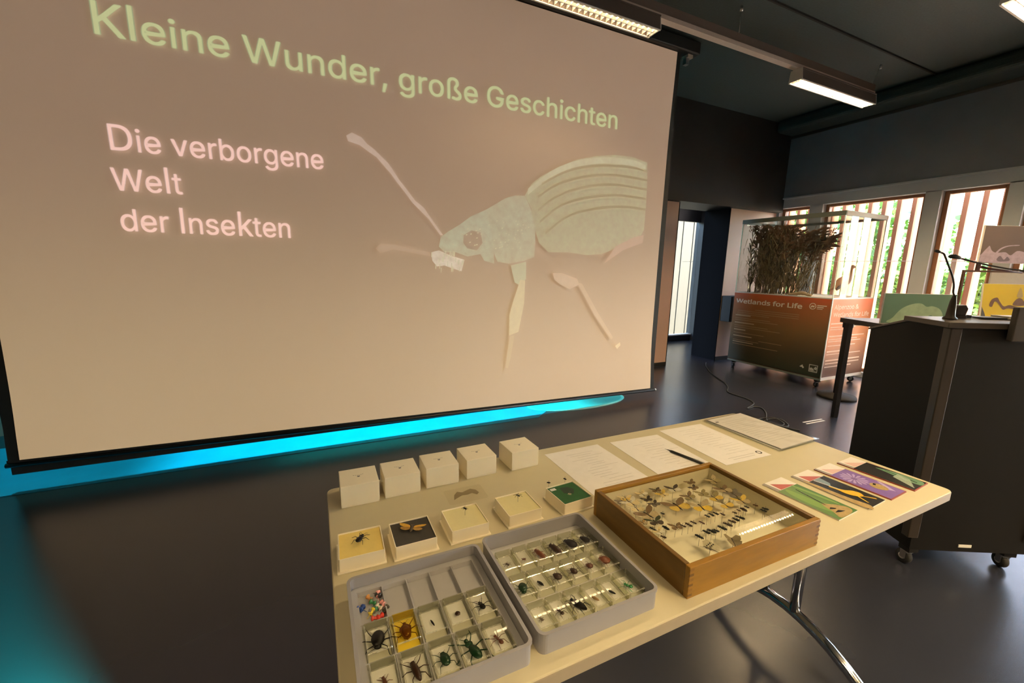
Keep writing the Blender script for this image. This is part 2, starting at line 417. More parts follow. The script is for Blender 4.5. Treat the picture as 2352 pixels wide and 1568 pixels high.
# ================================================================== CEILING LAMPS
rail_m = mat('rail_aluminium', (0.62, 0.52, 0.45), 0.45, 0.3)
lamp_body = mat('lamp_body_brown_grey', (0.13, 0.10, 0.085), 0.45, 0.3)
louvre_m = mat('louvre_white', (0.85, 0.82, 0.78), 0.25, 0.2)
tube_m = mat('lamp_tube', (1, 0.95, 0.85), 0.4, em=(1.0, 0.86, 0.58), ems=14.0)
LB = MB()
def lamp(x0, x1, y, lab, on=True, watts=LAMP_W):
    t = empty('louvre_lamp', (x0, y, 3.0)); tag(t, lab, 'lamp', 'ceiling rail lamps')
    L = x1 - x0
    hb = MB()
    hb.box((0, -.055, .085), (L, .055, .095)); hb.add([(0, -.062, 0), (L, -.062, 0), (L, -.05, .095), (0, -.05, .095), (0, -.056, 0), (L, -.056, 0), (L, -.045, .085), (0, -.045, .085)], [(0, 1, 2, 3), (5, 4, 7, 6), (1, 0, 4, 5)])
    hb.add([(0, .062, 0), (L, .062, 0), (L, .05, .095), (0, .05, .095), (0, .056, 0), (L, .056, 0), (L, .045, .085), (0, .045, .085)], [(1, 0, 3, 2), (4, 5, 6, 7), (0, 1, 5, 4)])
    hb.build('housing', lamp_body, t)
    for xx in (0, L):
        MB().prism([(-.062, 0), (.062, 0), (.05, .095), (-.05, .095)], -.004, .004, T=Matrix(((0, 0, 1, xx), (1, 0, 0, 0), (0, 1, 0, 0), (0, 0, 0, 1)))).build('end_cap', white_metal, t)
    MB().box((0, -.062, -.006), (L, -.050, 0)).build('rim', white_metal, t); MB().box((0, .050, -.006), (L, .062, 0)).build('rim', white_metal, t)
    MB().tube([(.03, 0, .062), (L - .03, 0, .062)], .013, 10).build('fluorescent_tube', tube_m if on == True else mat('lamp_tube_dim', (.8, .8, .78), .3, em=(1, .85, .65), ems=2.5), t)
    n = int(L / .046)
    me = MB().add([(0, -.05, 0), (0, .05, 0), (0, .05, .028), (0, .02, .016), (0, -.02, .016), (0, -.05, .028), (.003, -.05, 0), (.003, .05, 0), (.003, .05, .028), (.003, .02, .016), (.003, -.02, .016), (.003, -.05, .028)],
                  [(0, 1, 2, 3, 4, 5), (11, 10, 9, 8, 7, 6), (0, 6, 7, 1)]).mesh('louvre', louvre_m)
    for i in range(n):
        inst('louvre', me, t, (.03 + (L - .06) * i / (n - 1), 0, 0))
    MB().box((.01, -.003, 0), (L - .01, .003, .02)).build('louvre_spine', louvre_m, t)
    ld = D.lights.new('lamp_light', 'AREA'); ld.shape = 'RECTANGLE'; ld.size = L - .06; ld.size_y = .03; ld.energy = watts; ld.color = LAMP_COL
    ld.spread = math.radians(140)
    lo = D.objects.new('lamp_light', ld); col.objects.link(lo); lo.parent = t; lo.location = (L / 2, 0, .045)
    return t
def rail(y, lab):
    t = empty('lamp_rail', (0, y, 3.095)); tag(t, lab, 'rail')
    MB().box((0.6, -.028, 0), (5.2, .028, .03), 0).build('profile', rail_m, t)
    MB().box((0.6, -.022, .03), (5.2, .022, .095)).build('channel', mat('rail_channel', (0.16, 0.12, 0.10), .5, .3), t)
    for x in (.9, 3.2, 5.28):
        MB().tube([(x if x < 5 else 5.17, 0, .09), (x, 0, .303)], .0022, 5).build('wire', steel, t)
        MB().lathe([(.012, 0), (.012, .03), (.004, .04)], 10, (x, 0, .265)).build('ceiling_anchor', steel, t)
rail(2.62, 'grey ceiling rail running past the top of the projection screen')
lamp(1.12, 2.33, 2.62, 'louvred white strip lamp just above the projection screen', on=0, watts=4.0)
lamp(3.98, 5.18, 2.62, 'glowing strip lamp at the far end of the ceiling rail', watts=42.0)
rail(1.32, 'grey ceiling rail above the table, mostly out of view')
lamp(1.12, 2.33, 1.32, 'strip lamp above the table, out of view')
lamp(3.98, 5.18, 1.32, 'strip lamp whose edge shows in the upper right corner', watts=110.0)
for yr in (-1.5, -2.8, -4.1):  # unseen lamps, added to brighten faces turned to the camera
    rail(yr, {-1.5: 'first', -2.8: 'second', -4.1: 'third'}[yr] + ' grey ceiling rail behind the camera')
    for x0_, nm_ in ((-1.74, 'left'), (1.12, 'near'), (3.98, 'far')):
        lamp(x0_, x0_ + 1.21, yr, {-1.5: 'first', -2.8: 'second', -4.1: 'third'}[yr] + ' row unseen strip lamp added behind the camera, %s the windows' % {'left': 'farthest from', 'near': 'away from', 'far': 'next to'}[nm_], watts=REAR_W * (.6 if x0_ < 0 else 1.0))
def spot(x, y, z, target, colr, watts, deg, lab, r=.05):
    t = empty('exhibit_spotlight', (x, y, z)); tag(t, lab, 'spotlight')
    d = (Vector(target) - Vector((x, y, z))).normalized(); q = d.to_track_quat('-Z', 'Y')
    c = MB().lathe([(.02, .16), (.055, .15), (.055, .02), (.05, .02), (.05, .10)], 16).build('can', black_plastic, t); c.rotation_euler = q.to_euler()
    MB().tube([(0, 0, .10), (0, 0, 3.4 - z)], .01, 8).build('stem', black_plastic, t)
    ld = D.lights.new('spot_light', 'SPOT'); ld.energy = watts; ld.color = colr; ld.spot_size = math.radians(deg); ld.spot_blend = .35; ld.shadow_soft_size = r
    lo = D.objects.new('spot_light', ld); col.objects.link(lo); lo.parent = t; lo.rotation_euler = q.to_euler(); lo.location = d * .02
spot(-2.02, 4.0, 3.0, (-2.2, 2.6, 0), (0.02, 0.62, 0.66), 520, 95, 'blue exhibit spotlight hidden behind the left part of the screen', .06)
spot(0.75, 3.75, 3.1, (0.70, 3.40, 0), (0.0, 0.74, 0.80), 2600, 62, 'cyan exhibit spotlight hidden behind the middle of the screen', .10)
spot(2.5, 3.8, 3.1, (2.5, 3.4, 0), (0.10, 0.85, 0.9), 330, 45, 'cyan exhibit spotlight hidden behind the right part of the screen', .06)

# ================================================================== PROJECTION SCREEN
YS = 3.155
scr = empty('projection_screen', (0, YS, 0)); tag(scr, 'large pull-down projection screen showing an insect lecture title', 'screen')
CLOTH = (0.52, 0.445, 0.405)
cloth_m = mat('screen_cloth', CLOTH, 0.85, n=(1.2, .05))
Lx = [(0.0, -1.556), (.1, -1.542), (.22, -1.536), (.5, -1.532), (1.0, -1.548)]
Rx = [(0.0, 3.100), (.06, 3.082), (.14, 3.064), (.45, 3.062), (.8, 3.066), (1.0, 3.087)]
def ip(tab, t):
    for (a, p), (b, q) in zip(tab, tab[1:]):
        if a <= t <= b:
            u = (t - a) / (b - a); return p + (q - p) * u
    return tab[-1][1]
def ipc(tab, t):  # softened
    return sum(ip(tab, min(1, max(0, t + d))) for d in (-.04, -.02, 0, .02, .04)) / 5
NR, NC = 24, 30
def grid(mb, xl, xr, zb0, zb1, zt, dy=0.0, wave=.006):
    vs, fs = [], []
    for i in range(NR + 1):
        t = i / NR; a, b = xl(t), xr(t)
        for j in range(NC + 1):
            u = j / NC; x = a + (b - a) * u; zb = zb0 + (zb1 - zb0) * u
            vs.append((x, dy + wave * math.sin(u * 9) * math.sin(t * 4), zb + (zt - zb) * t))
    for i in range(NR):
        for j in range(NC):
            k = i * (NC + 1) + j; fs.append((k, k + 1, k + NC + 2, k + NC + 1))
    mb.add(vs, fs, 0, True); return mb
ZL, ZR, ZT = 0.188, 0.112, 3.257
grid(MB(), lambda t: ipc(Lx, t), lambda t: ipc(Rx, t), ZL, ZR, ZT).build('screen_cloth', cloth_m, scr)
blk = mat('screen_border_black', (0.010, 0.010, 0.009), 0.7)
NC = 1
grid(MB(), lambda t: ipc(Lx, t) - .05, lambda t: ipc(Lx, t) + .002, ZL - .02, ZL - .02, ZT, .004, 0).build('border', blk, scr)
grid(MB(), lambda t: ipc(Rx, t) - .002, lambda t: ipc(Rx, t) + .05, ZR - .02, ZR - .02, ZT, .004, 0).build('border', blk, scr)
MB().add([(-1.61, .006, ZL - .03), (3.155, .006, ZR - .03), (3.155, .006, ZR + .001), (-1.61, .006, ZL + .001)], [(0, 1, 2, 3)]).build('border', blk, scr)
MB().tube([(-1.615, .006, ZL - .028), (3.165, .006, ZR - .026)], .014, 10).build('bottom_bar', black_plastic, scr)
MB().lathe([(.0, 0), (.011, .001), (.011, .012)], 10).xf(Matrix.Translation((3.165, .006, ZR - .026)) @ Matrix.Rotation(PI / 2, 4, 'Y')).build('bar_cap', white_metal, scr)
MB().box((-1.60, .010, .1), (3.13, .016, 3.26)).xf(Matrix.Identity(4)).build('backing', black_matte, scr)
MB().box((-1.75, -.05, 3.262), (3.32, .075, 3.37)).build('housing', mat('housing_black', (0.012, 0.012, 0.011), .5), scr, bevel=.012)
MB().box((3.20, -.02, 3.235), (3.26, .05, 3.262)).build('bracket', mat('bracket_beige', (.5, .42, .33), .5), scr)
MB().box((3.19, -.01, 3.18), (3.23, .03, 3.235)).build('bracket', steel, scr)
MB().box((3.20, 0, 3.37), (3.26, .04, 3.40)).build('bracket', black_plastic, scr)
BG_E = (.172, .110, .066)          # the slide's brown ground, thrown on the cloth by the projector
def emit_noise(ma, base, delta, scale, amp):
    nt = ma.node_tree; b = nt.nodes['Principled BSDF']
    tc = nt.nodes.new('ShaderNodeTexCoord'); no = nt.nodes.new('ShaderNodeTexNoise'); no.inputs['Scale'].default_value = scale; no.inputs['Detail'].default_value = 6
    nt.links.new(tc.outputs['Object'], no.inputs['Vector'])
    mx = nt.nodes.new('ShaderNodeMix'); mx.data_type = 'RGBA'
    mx.inputs[6].default_value = (*[v * (1 - amp) for v in delta], 1); mx.inputs[7].default_value = (*[v * (1 + amp) for v in delta], 1)
    nt.links.new(no.outputs['Fac'], mx.inputs[0])
    # brown base, mixed to a sandy tone towards the lower edge
    sx = nt.nodes.new('ShaderNodeSeparateXYZ'); nt.links.new(tc.outputs['Object'], sx.inputs[0])
    mr = nt.nodes.new('ShaderNodeMapRange'); mr.interpolation_type = 'SMOOTHSTEP'; mr.inputs['From Min'].default_value = .2; mr.inputs['From Max'].default_value = 2.0
    nt.links.new(sx.outputs[2], mr.inputs['Value'])
    sl = nt.nodes.new('ShaderNodeMix'); sl.data_type = 'RGBA'
    sl.inputs[6].default_value = (*[u + v for u, v in zip(base, (.12, .085, .02))], 1); sl.inputs[7].default_value = (*base, 1)
    nt.links.new(mr.outputs[0], sl.inputs[0])
    ad = nt.nodes.new('ShaderNodeMix'); ad.data_type = 'RGBA'; ad.blend_type = 'ADD'; ad.inputs[0].default_value = 1.0
    nt.links.new(sl.outputs[2], ad.inputs[6]); nt.links.new(mx.outputs[2], ad.inputs[7])
    nt.links.new(ad.outputs[2], b.inputs['Emission Color']); b.inputs['Emission Strength'].default_value = 1.0
def proj(name, delta, scale=30, amp=.15):
    ma = mat(name, CLOTH, .85, n=(1.2, .05)); emit_noise(ma, BG_E, delta, scale, amp); return ma
emit_noise(cloth_m, BG_E, (.012, .006, .004), .8, 1.0)
pj_title = proj('projected_green', (.05, .145, .07)); pj_white = proj('projected_white', (.215, .165, .178))
TS = Matrix(((1, 0, 0, 0), (0, 0, -1, 0), (0, 1, 0, 0), (0, 0, 0, 1)))    # XY plane -> XZ plane facing -Y
def scr_text(s, x, z, wd, cap, m_, tilt=0.0):
    text('projected_word', s, wd, cap, m_, scr, Matrix.Translation((x, -.012, z)) @ TS @ Matrix.Rotation(tilt, 4, 'Z'), fat=.016)
scr_text('Kleine Wunder, gro\u00dfe Geschichten', -.965, 2.472, 3.42, .200, pj_title, .012)
scr_text('Die verborgene', -.965, 1.902, 1.065, .168, pj_white, .016)
scr_text('Welt', -.978, 1.690, .312, .168, pj_white, .016)
scr_text('der Insekten', -.965, 1.472, .845, .172, pj_white, .0)
BEETLE = {
 'elytra': [(1.58,1.887),(1.637,1.98),(1.722,2.047),(1.879,2.137),(2.06,2.218),(2.251,2.269),(2.45,2.304),(2.64,2.312),(2.824,2.286),(2.843,2.098),(2.848,1.897),(2.845,1.691),(2.816,1.638),(2.598,1.559),(2.474,1.486),(2.371,1.449),(2.206,1.435),(2.007,1.453),(1.818,1.447),(1.724,1.521),(1.675,1.641),(1.644,1.789)],
 'thorax': [(1.246,1.752),(1.341,1.809),(1.405,1.85),(1.487,1.879),(1.58,1.884),(1.644,1.774),(1.68,1.641),(1.688,1.519),(1.683,1.403),(1.587,1.37),(1.449,1.343),(1.348,1.356),(1.314,1.43),(1.296,1.561),(1.263,1.66)],
 'head': [(0.882,1.526),(0.941,1.571),(1.03,1.625),(1.121,1.693),(1.246,1.752),(1.296,1.561),(1.314,1.43),(1.319,1.34),(1.234,1.361),(1.201,1.411),(1.092,1.39),(1.0,1.419),(0.91,1.416),(0.867,1.456)],
 'eye': [(1.061,1.549),(1.122,1.588),(1.2,1.578),(1.217,1.499),(1.17,1.439),(1.091,1.451),(1.058,1.492)],
 'mouth': [(0.808,1.412),(0.866,1.428),(0.97,1.389),(1.069,1.364),(1.045,1.276),(0.969,1.297),(0.91,1.317),(0.851,1.309),(0.815,1.35)],
 'femur1': [(1.467,1.329),(1.605,1.362),(1.609,1.222),(1.558,1.167),(1.505,1.191)],
 'tibia1': [(1.556,1.214),(1.601,1.207),(1.597,1.017),(1.551,0.776),(1.463,0.748),(1.462,0.924),(1.499,1.05)],
 'tarsus1': [(1.472,0.747),(1.512,0.745),(1.485,0.567),(1.46,0.469),(1.437,0.471),(1.448,0.602)],
 'femur2': [(1.863,1.273),(1.959,1.274),(2.118,1.226),(2.142,1.176),(2.044,1.135),(1.944,1.176),(1.885,1.216)],
 'tibia2': [(2.12,1.193),(2.171,1.185),(2.366,0.916),(2.56,0.675),(2.539,0.657),(2.325,0.899)],
 'tip2': [(2.59,0.59),(2.644,0.624),(2.654,0.595),(2.615,0.56)],
 'leg3': [(2.398,1.365),(2.514,1.521),(2.727,1.616),(2.839,1.639),(2.834,1.569),(2.604,1.491),(2.459,1.401)],
 'ant1': [(0.875,1.54),(0.897,1.541),(0.797,1.671),(0.756,1.728),(0.695,1.77),(0.636,1.842),(0.585,1.901),(0.541,1.966),(0.51,2.006),(0.473,2.038),(0.425,2.081),(0.377,2.111),(0.342,2.148),(0.283,2.169),(0.247,2.146),(0.257,2.112),(0.328,2.098),(0.375,2.069),(0.435,2.034),(0.478,1.99),(0.527,1.939),(0.571,1.881),(0.622,1.822),(0.674,1.755),(0.742,1.694),(0.79,1.651)],
 'ant2': [(0.408,1.425),(0.442,1.459),(0.546,1.457),(0.654,1.434),(0.794,1.412),(0.801,1.384),(0.667,1.401),(0.532,1.423),(0.439,1.393)],
}
RIBS = [
 [(1.724,1.988),(1.972,2.118),(2.256,2.188),(2.584,2.218),(2.827,2.209)],
 [(1.693,1.882),(1.885,2.004),(2.164,2.093),(2.464,2.133),(2.831,2.13)],
 [(1.697,1.778),(1.89,1.914),(2.17,2.009),(2.471,2.054),(2.832,2.047)],
 [(1.718,1.689),(1.93,1.841),(2.214,1.927),(2.52,1.969),(2.829,1.963)],
 [(1.775,1.6),(1.991,1.753),(2.281,1.837),(2.571,1.875),(2.834,1.87)],
]

bt = {'elytra': (.05, .095, .05), 'thorax': (.06, .11, .075), 'head': (.06, .12, .085), 'eye': (.01, .01, .01), 'mouth': (.18, .19, .17), 'femur1': (.06, .13, .08), 'tibia1': (.14, .15, .08),
      'tarsus1': (.06, .06, .03), 'femur2': (.12, .09, .07), 'tibia2': (.09, .07, .05), 'tip2': (.2, .18, .1), 'leg3': (.10, .06, .05), 'ant1': (.17, .14, .13), 'ant2': (.07, .05, .04)}
mb = MB(); ms = []
for i, (k, P) in enumerate(BEETLE.items()):
    off = -.0075 - .0008 * (i + 1) - (.002 if k == 'eye' else 0)
    mb.add([(x, off, z) for x, z in P], [tuple(range(len(P)))], i)
    ms.append(proj('projected_' + k, bt[k], 22, .9 if k in ('elytra', 'thorax', 'head', 'mouth') else .4))
ms.append(proj('projected_rib', (.0, .03, .0))); ms.append(proj('projected_highlight', (.12, .17, .11), 18, .6))
for R_ in RIBS:
    P = smooth_path([(x, 0, z) for x, z in R_], 5)
    for a, b in zip(P, P[1:]):
        mb.add([(a.x, -.021, a.z - .011), (b.x, -.021, b.z - .011), (b.x, -.021, b.z + .011), (a.x, -.021, a.z + .011)], [(0, 1, 2, 3)], len(ms) - 2)
P = smooth_path([(x, 0, z) for x, z in [(1.60, 1.92), (1.80, 2.07), (2.05, 2.185), (2.35, 2.25), (2.65, 2.262), (2.80, 2.235)]], 5)
for a, b in zip(P, P[1:]):
    mb.add([(a.x, -.021, a.z - .03), (b.x, -.021, b.z - .03), (b.x, -.021, b.z + .02), (a.x, -.021, a.z + .02)], [(0, 1, 2, 3)], len(ms) - 1)
rb = random.Random(3)
for i in range(90):   # bristles on the mouth and speckles on head and thorax
    if i < 26:
        x, z = rb.uniform(.80, 1.05), rb.uniform(1.26, 1.40); w_, h_ = .006, .035; off = -.0245
    else:
        x, z = rb.uniform(.95, 1.62), rb.uniform(1.45, 1.80); w_, h_ = .012, .010; off = -.0235
        if z > 1.53 + (x - .9) * .36 or z > 1.80: continue
    mb.add([(x, off, z), (x + w_, off, z), (x + w_ * 1.4, off, z + h_), (x + .3 * w_, off, z + h_)], [(0, 1, 2, 3)], len(ms) - 1)
mb.build('projected_beetle', ms, scr)
NC = 30

# floor graphic behind the screen
pm = MB().prism([(-2.9, 3.12), (1.75, 3.10), (1.95, 3.25), (1.9, 3.9), (-2.9, 3.95)], 0.0, .004)
tag(pm.build('pond_floor_mat', mat('pond_blue', (0.006, 0.135, 0.23), .5, n=(5, .25))), 'long light blue floor mat lit cyan below the projection screen', 'mat')
el = [(2.33 + .56 * math.cos(a), 3.34 + .215 * math.sin(a)) for a in [2 * PI * i / 36 for i in range(36)]]
el2 = [(2.33 + .525 * math.cos(a), 3.34 + .195 * math.sin(a)) for a in [2 * PI * i / 36 for i in range(36)]]
pd = empty('pond_floor_disc', (0, 0, 0)); tag(pd, 'oval turquoise floor disc with pale rim below the right end of the screen', 'mat')
MB().prism(el2, 0.0, .006).build('disc', mat('disc_turquoise', (0.05, 0.30, 0.32), .45, n=(6, .3)), pd)
MB().ring(el, el2, 0.0, .007).build('rim', mat('disc_rim', (0.2, 0.5, 0.5), .45), pd)

# ================================================================== TABLE
TZ = 0.72
tb = empty('folding_table', (0.808, 0.795, 0)); tag(tb, 'pale laminate folding table carrying the insect collection', 'table')
table_m = mat('table_laminate', (0.60, 0.54, 0.36), 0.32, n=(30, .03), spec=.45)
table_edge = mat('table_edge', (0.40, 0.335, 0.235), 0.45)
MB().prism(rr(-.807, .807, -.346, .346, .018), TZ - .026, TZ).build('tabletop', [table_m], tb, bevel=.002)
MB().ring(rr(-.8078, .8078, -.3468, .3468, .019), rr(-.80, .80, -.339, .339, .012), TZ - .0255, TZ - .003).build('edge_band', table_edge, tb)
for sx in (-1, 1):
    lf = empty('leg_frame', (sx * .652, -.02, 0), 0, tb)
    arch = [(0, y, .155 - 1.30 * y * y - (0.0)) for y in [-.325 + .05 * i for i in range(14)]]
    arch = [(0, y, max(.024, z)) for _, y, z in arch]
    MB().tube(arch, .0175, 14).build('arched_foot', chrome, lf)
    for y in (-.055, .055):
        MB().tube([(0, y, .145), (0, y, TZ - .026)], .0165, 14).build('upright', chrome, lf)
    MB().box((-.03, -.26, TZ - .05), (.03, .28, TZ - .026)).build('support_bar', mat('support_steel', (.12, .12, .12), .4, .6), lf)
    for y in (-.325, .325):
        MB().lathe([(.016, 0), (.018, .008), (.012, .014)], 12, (0, y, 0)).build('glide', rubber, lf)
MB().box((-.63, -.005, TZ - .045), (.63, .025, TZ - .028)).build('stretcher', MATS['support_steel'], tb)

# ------------------------------------------------------------------ white boxes
card_w = mat('white_card', (0.97, 0.89, 0.69), 0.6, n=(20, .02))
for i, (x0, y0, a, lab) in enumerate([(.031, 1.029, -.01, 'leftmost of the five closed white card boxes on the table'), (.137, 1.034, .0, 'second closed white card box from the left on the table'), (.247, 1.041, -.01, 'middle one of the five closed white card boxes'), (.363, 1.047, .02, 'fourth closed white card box from the left on the table'), (.502, 1.044, .035, 'rightmost closed white card box beside the printed sheets')]):
    t = empty('card_box', (x0 + .046, y0 + .045, TZ), a); tag(t, lab, 'box', 'closed white card boxes')
    MB().box((-.046, -.045, .004), (.046, .045, .057)).build('lid', card_w, t, bevel=.0012)
    MB().box((-.0452, -.0442, 0), (.0452, .0442, .004)).build('base', card_w, t)
    pr = MB(); lines(pr, [(-.013 + j * .0045, -.010 + j * .0045, .002 + .0012 * (abs(j - 2.5)), .0014) for j in range(6)], Matrix.Translation((0, 0, .0573)))
    pr.prism([(-.0035, -.005), (0, -.007), (.004, -.004), (.003, 0), (.0005, -.001), (-.002, .0005)], .0572, .0573)
    pr.build('printed_emblem', mat('emblem_grey', (.22, .20, .17), .7), t)

# ------------------------------------------------------------------ insects
chit_black = mat('chitin_black', (0.006, 0.005, 0.0045), 0.42, spec=.3); chit_brown = mat('chitin_brown', (0.11, 0.035, 0.015), .3)
chit_dark = mat('chitin_dark_brown', (0.04, 0.018, 0.010), .3); chit_green = mat('chitin_green', (0.012, 0.045, 0.018), .2, .3)
chit_bright = mat('chitin_bright_green', (0.05, 0.28, 0.10), .25, .4); chit_red = mat('chitin_red_brown', (0.20, 0.06, 0.025), .35)
chit_tan = mat('chitin_tan', (0.32, 0.20, 0.09), .5); chit_grey = mat('chitin_grey', (0.16, 0.13, 0.10), .5)
CH = dict(k=chit_black, b=chit_brown, d=chit_dark, g=chit_green, v=chit_bright, r=chit_red, t=chit_tan, y=chit_grey)
def insect_mb(L, w, legs=.55, ant=.35, kind='beetle', seed=0):
    """one continuous little animal along +Y, belly on z = 0"""
    r = random.Random(seed); mb = MB(); h = w * .42
    if kind == 'beetle':
        mb.ell((0, -.17 * L, h * .55), (w * .5, .33 * L, h * .55), 0, 12, 8)
        mb.ell((0, .20 * L, h * .5), (w * .42, .13 * L, h * .45), 0, 10, 6)
        mb.ell((0, .36 * L, h * .42), (w * .24, .10 * L, h * .33), 0, 10, 6)
        hips = [(.20, .24), (.36, .02), (.34, -.16)]
    elif kind == 'round':
        mb.ell((0, -.04 * L, h * .6), (w * .5, .44 * L, h * .6), 0, 14, 8)
        mb.ell((0, .38 * L, h * .45), (w * .28, .12 * L, h * .35), 0, 10, 6)
        hips = [(.3, .24), (.42, .02), (.36, -.18)]
    elif kind == 'ant':
        mb.ell((0, -.30 * L, h * .6), (w * .45, .20 * L, h * .55), 0, 10, 6)
        mb.tube([(0, -.14 * L, h * .45), (0, -.08 * L, h * .5), (0, .06 * L, h * .55), (0, .16 * L, h * .5), (0, .22 * L, h * .45)], [w * .08, w * .14, w * .24, w * .2, w * .1], 8)
        mb.ell((0, .31 * L, h * .5), (w * .34, .12 * L, h * .42), 0, 10, 6)
        hips = [(.16, .14), (.18, .05), (.15, -.03)]
    elif kind == 'shield':
        P = [(0, .42), (.2, .33), (.5, .16), (.42, -.1), (.3, -.35), (0, -.48), (-.3, -.35), (-.42, -.1), (-.5, .16), (-.2, .33)]
        mb.prism([(x * w, y * L) for x, y in P], h * .1, h * .55)
        mb.ell((0, -.05 * L, h * .55), (w * .36, .36 * L, h * .3), 0, 10, 6); mb.ell((0, .44 * L, h * .35), (w * .14, .07 * L, h * .22), 0, 8, 5)
        hips = [(.3, .22), (.36, .02), (.34, -.14)]
    else:   # slender
        mb.tube([(0, -.5 * L, h * .3), (0, -.3 * L, h * .45), (0, 0, h * .5), (0, .22 * L, h * .5), (0, .3 * L, h * .42), (0, .42 * L, h * .4), (0, .5 * L, h * .3)], [w * .12, w * .4, w * .5, w * .48, w * .3, w * .36, w * .1], 10)
        hips = [(.2, .22), (.25, .06), (.25, -.1)]
    if legs:
        for s in (-1, 1):
            for i, (hx, hy) in enumerate(hips):
                a = (.7, .05, -.75)[i] + r.uniform(-.15, .15); q = L * legs
                p0 = Vector((s * hx * w, hy * L, h * .3)); p1 = p0 + Vector((s * math.cos(a) * q * .5, math.sin(a) * q * .5, h * .35))
                p2 = p1 + Vector((s * math.cos(a + (.4, -.3, -.5)[i]) * q * .45, math.sin(a + (.4, -.3, -.5)[i]) * q * .45, -h * .6)); p3 = p2 + Vector((s * .1 * q, (.12, 0, -.14)[i] * q, -h * .02))
                t_ = max(L * .016, .00035)
                mb.tube([p0, p1, p2, p3], [t_ * 1.5, t_ * 1.2, t_, t_ * .5], 5)
    if ant:
        for s in (-1, 1):
            p0 = Vector((s * w * .1, .42 * L, h * .45)); t_ = max(L * .011, .0003)
            mb.tube([p0, p0 + Vector((s * ant * L * .4, ant * L * .35, h * .3)), p0 + Vector((s * ant * L * .8, ant * L * .5, h * .1))], [t_, t_, t_ * .6], 5)
    return mb
PIN_H = .034
pin_m = mat('pin_steel', (.25, .24, .22), .35, .8)
def pin(parent, dz=0.0, up_=.006, down=.024):
    return MB().tube([(0, 0, -down), (0, 0, up_)], .00035, 5).lathe([(.0008, up_), (.0009, up_ + .0006), (.0003, up_ + .0012)], 6).build('pin', pin_m, parent)

# ------------------------------------------------------------------ open boxes with a pinned specimen
foam = {'y': mat('foam_yellow', (0.88, 0.68, 0.21), .8, n=(60, .06), bump=.1), 'p': mat('foam_pale_yellow', (0.80, 0.72, 0.38), .8, n=(60, .05), bump=.1),
        'd': mat('foam_dark', (0.055, 0.05, 0.04), .85, n=(60, .2)), 'g': mat('foam_green', (0.02, 0.105, 0.028), .8, n=(60, .2))}
OB = [(.011, .788, -.03, 'y', 'open white card box with yellow foam and a black beetle'), (.117, .783, .0, 'd', 'open white card box with dark foam and a yellow moth'),
      (.238, .787, .0, 'p', 'open white card box with pale foam between the moth box and its twin'), (.376, .790, .01, 'p', 'open white card box with pale foam beside the green foam box'), (.519, .783, .06, 'g', 'open white card box with dark green foam')]
for x0, y0, a, k, lab in OB:
    t = empty('specimen_box', (x0 + .0475, y0 + .0475, TZ), a); tag(t, lab, 'box', 'open specimen boxes')
    MB().box((-.0475, -.0475, 0), (.0475, .0475, .0035)).build('base', card_w, t, bevel=.001)
    MB().ring(rr(-.0435, .0435, -.0435, .0435, .002, 2), rr(-.0418, .0418, -.0418, .0418, .0015, 2), .0035, .030).build('wall', card_w, t)
    MB().box((-.0416, -.0416, .0035), (.0416, .0416, .0275)).build('foam', foam[k], t)
    if k == 'g':
        MB().box((-.036, .026, .0276), (-.020, .036, .0279)).build('paper_slip', paper, t)
        MB().prism([(-.008, .030), (.014, .026), (.024, .010), (.010, -.008), (-.012, .004)], .0276, .0278).build('painted_shadow', mat('foam_shadow', (.008, .03, .012), .6), t)  # the dark patch is a shadow painted onto the foam
def specimen(name, x, y, z, L, w, m_, rz, kind, lab, cat='insect', legs=.55, ant=.35, grp=None, pinned=True, seed=0, down=.012):
    o = insect_mb(L, w, legs, ant, kind, seed).build(name, m_, None, (x, y, z), rz); tag(o, lab, cat, grp)
    if pinned: pin(o, down=down)
    return o
specimen('pinned_beetle', .058, .838, TZ + .0345, .028, .013, chit_black, -.55, 'beetle', 'black beetle pinned on the yellow foam', legs=.5, seed=2, down=.008)
specimen('pinned_fly', .289, .843, TZ + .044, .011, .004, chit_black, .5, 'slender', 'tiny dark insect pinned in the pale foam box beside the moth box', seed=3, down=.017)
specimen('pinned_fly', .427, .845, TZ + .044, .013, .005, chit_black, .2, 'ant', 'tiny dark insect on a pin in the pale foam box next to green foam', legs=.8, seed=4, down=.017)
specimen('pinned_gnat', .564, .822, TZ + .029, .008, .004, mat('gnat_pale', (.6, .55, .4), .6), .8, 'ant', 'tiny pale insect in the middle of the green foam', seed=5, down=.001)
for x, y, rz, lab in ((.538, .885, 1.0, 'small dark insect on a pin behind the green box, left one'), (.589, .885, .3, 'small dark insect on a pin at the back corner of the green box')):
    specimen('pinned_gnat', x, y, TZ + .034, .010, .004, chit_black, rz, 'slender', lab, legs=.3, ant=0, seed=6, down=.0335)

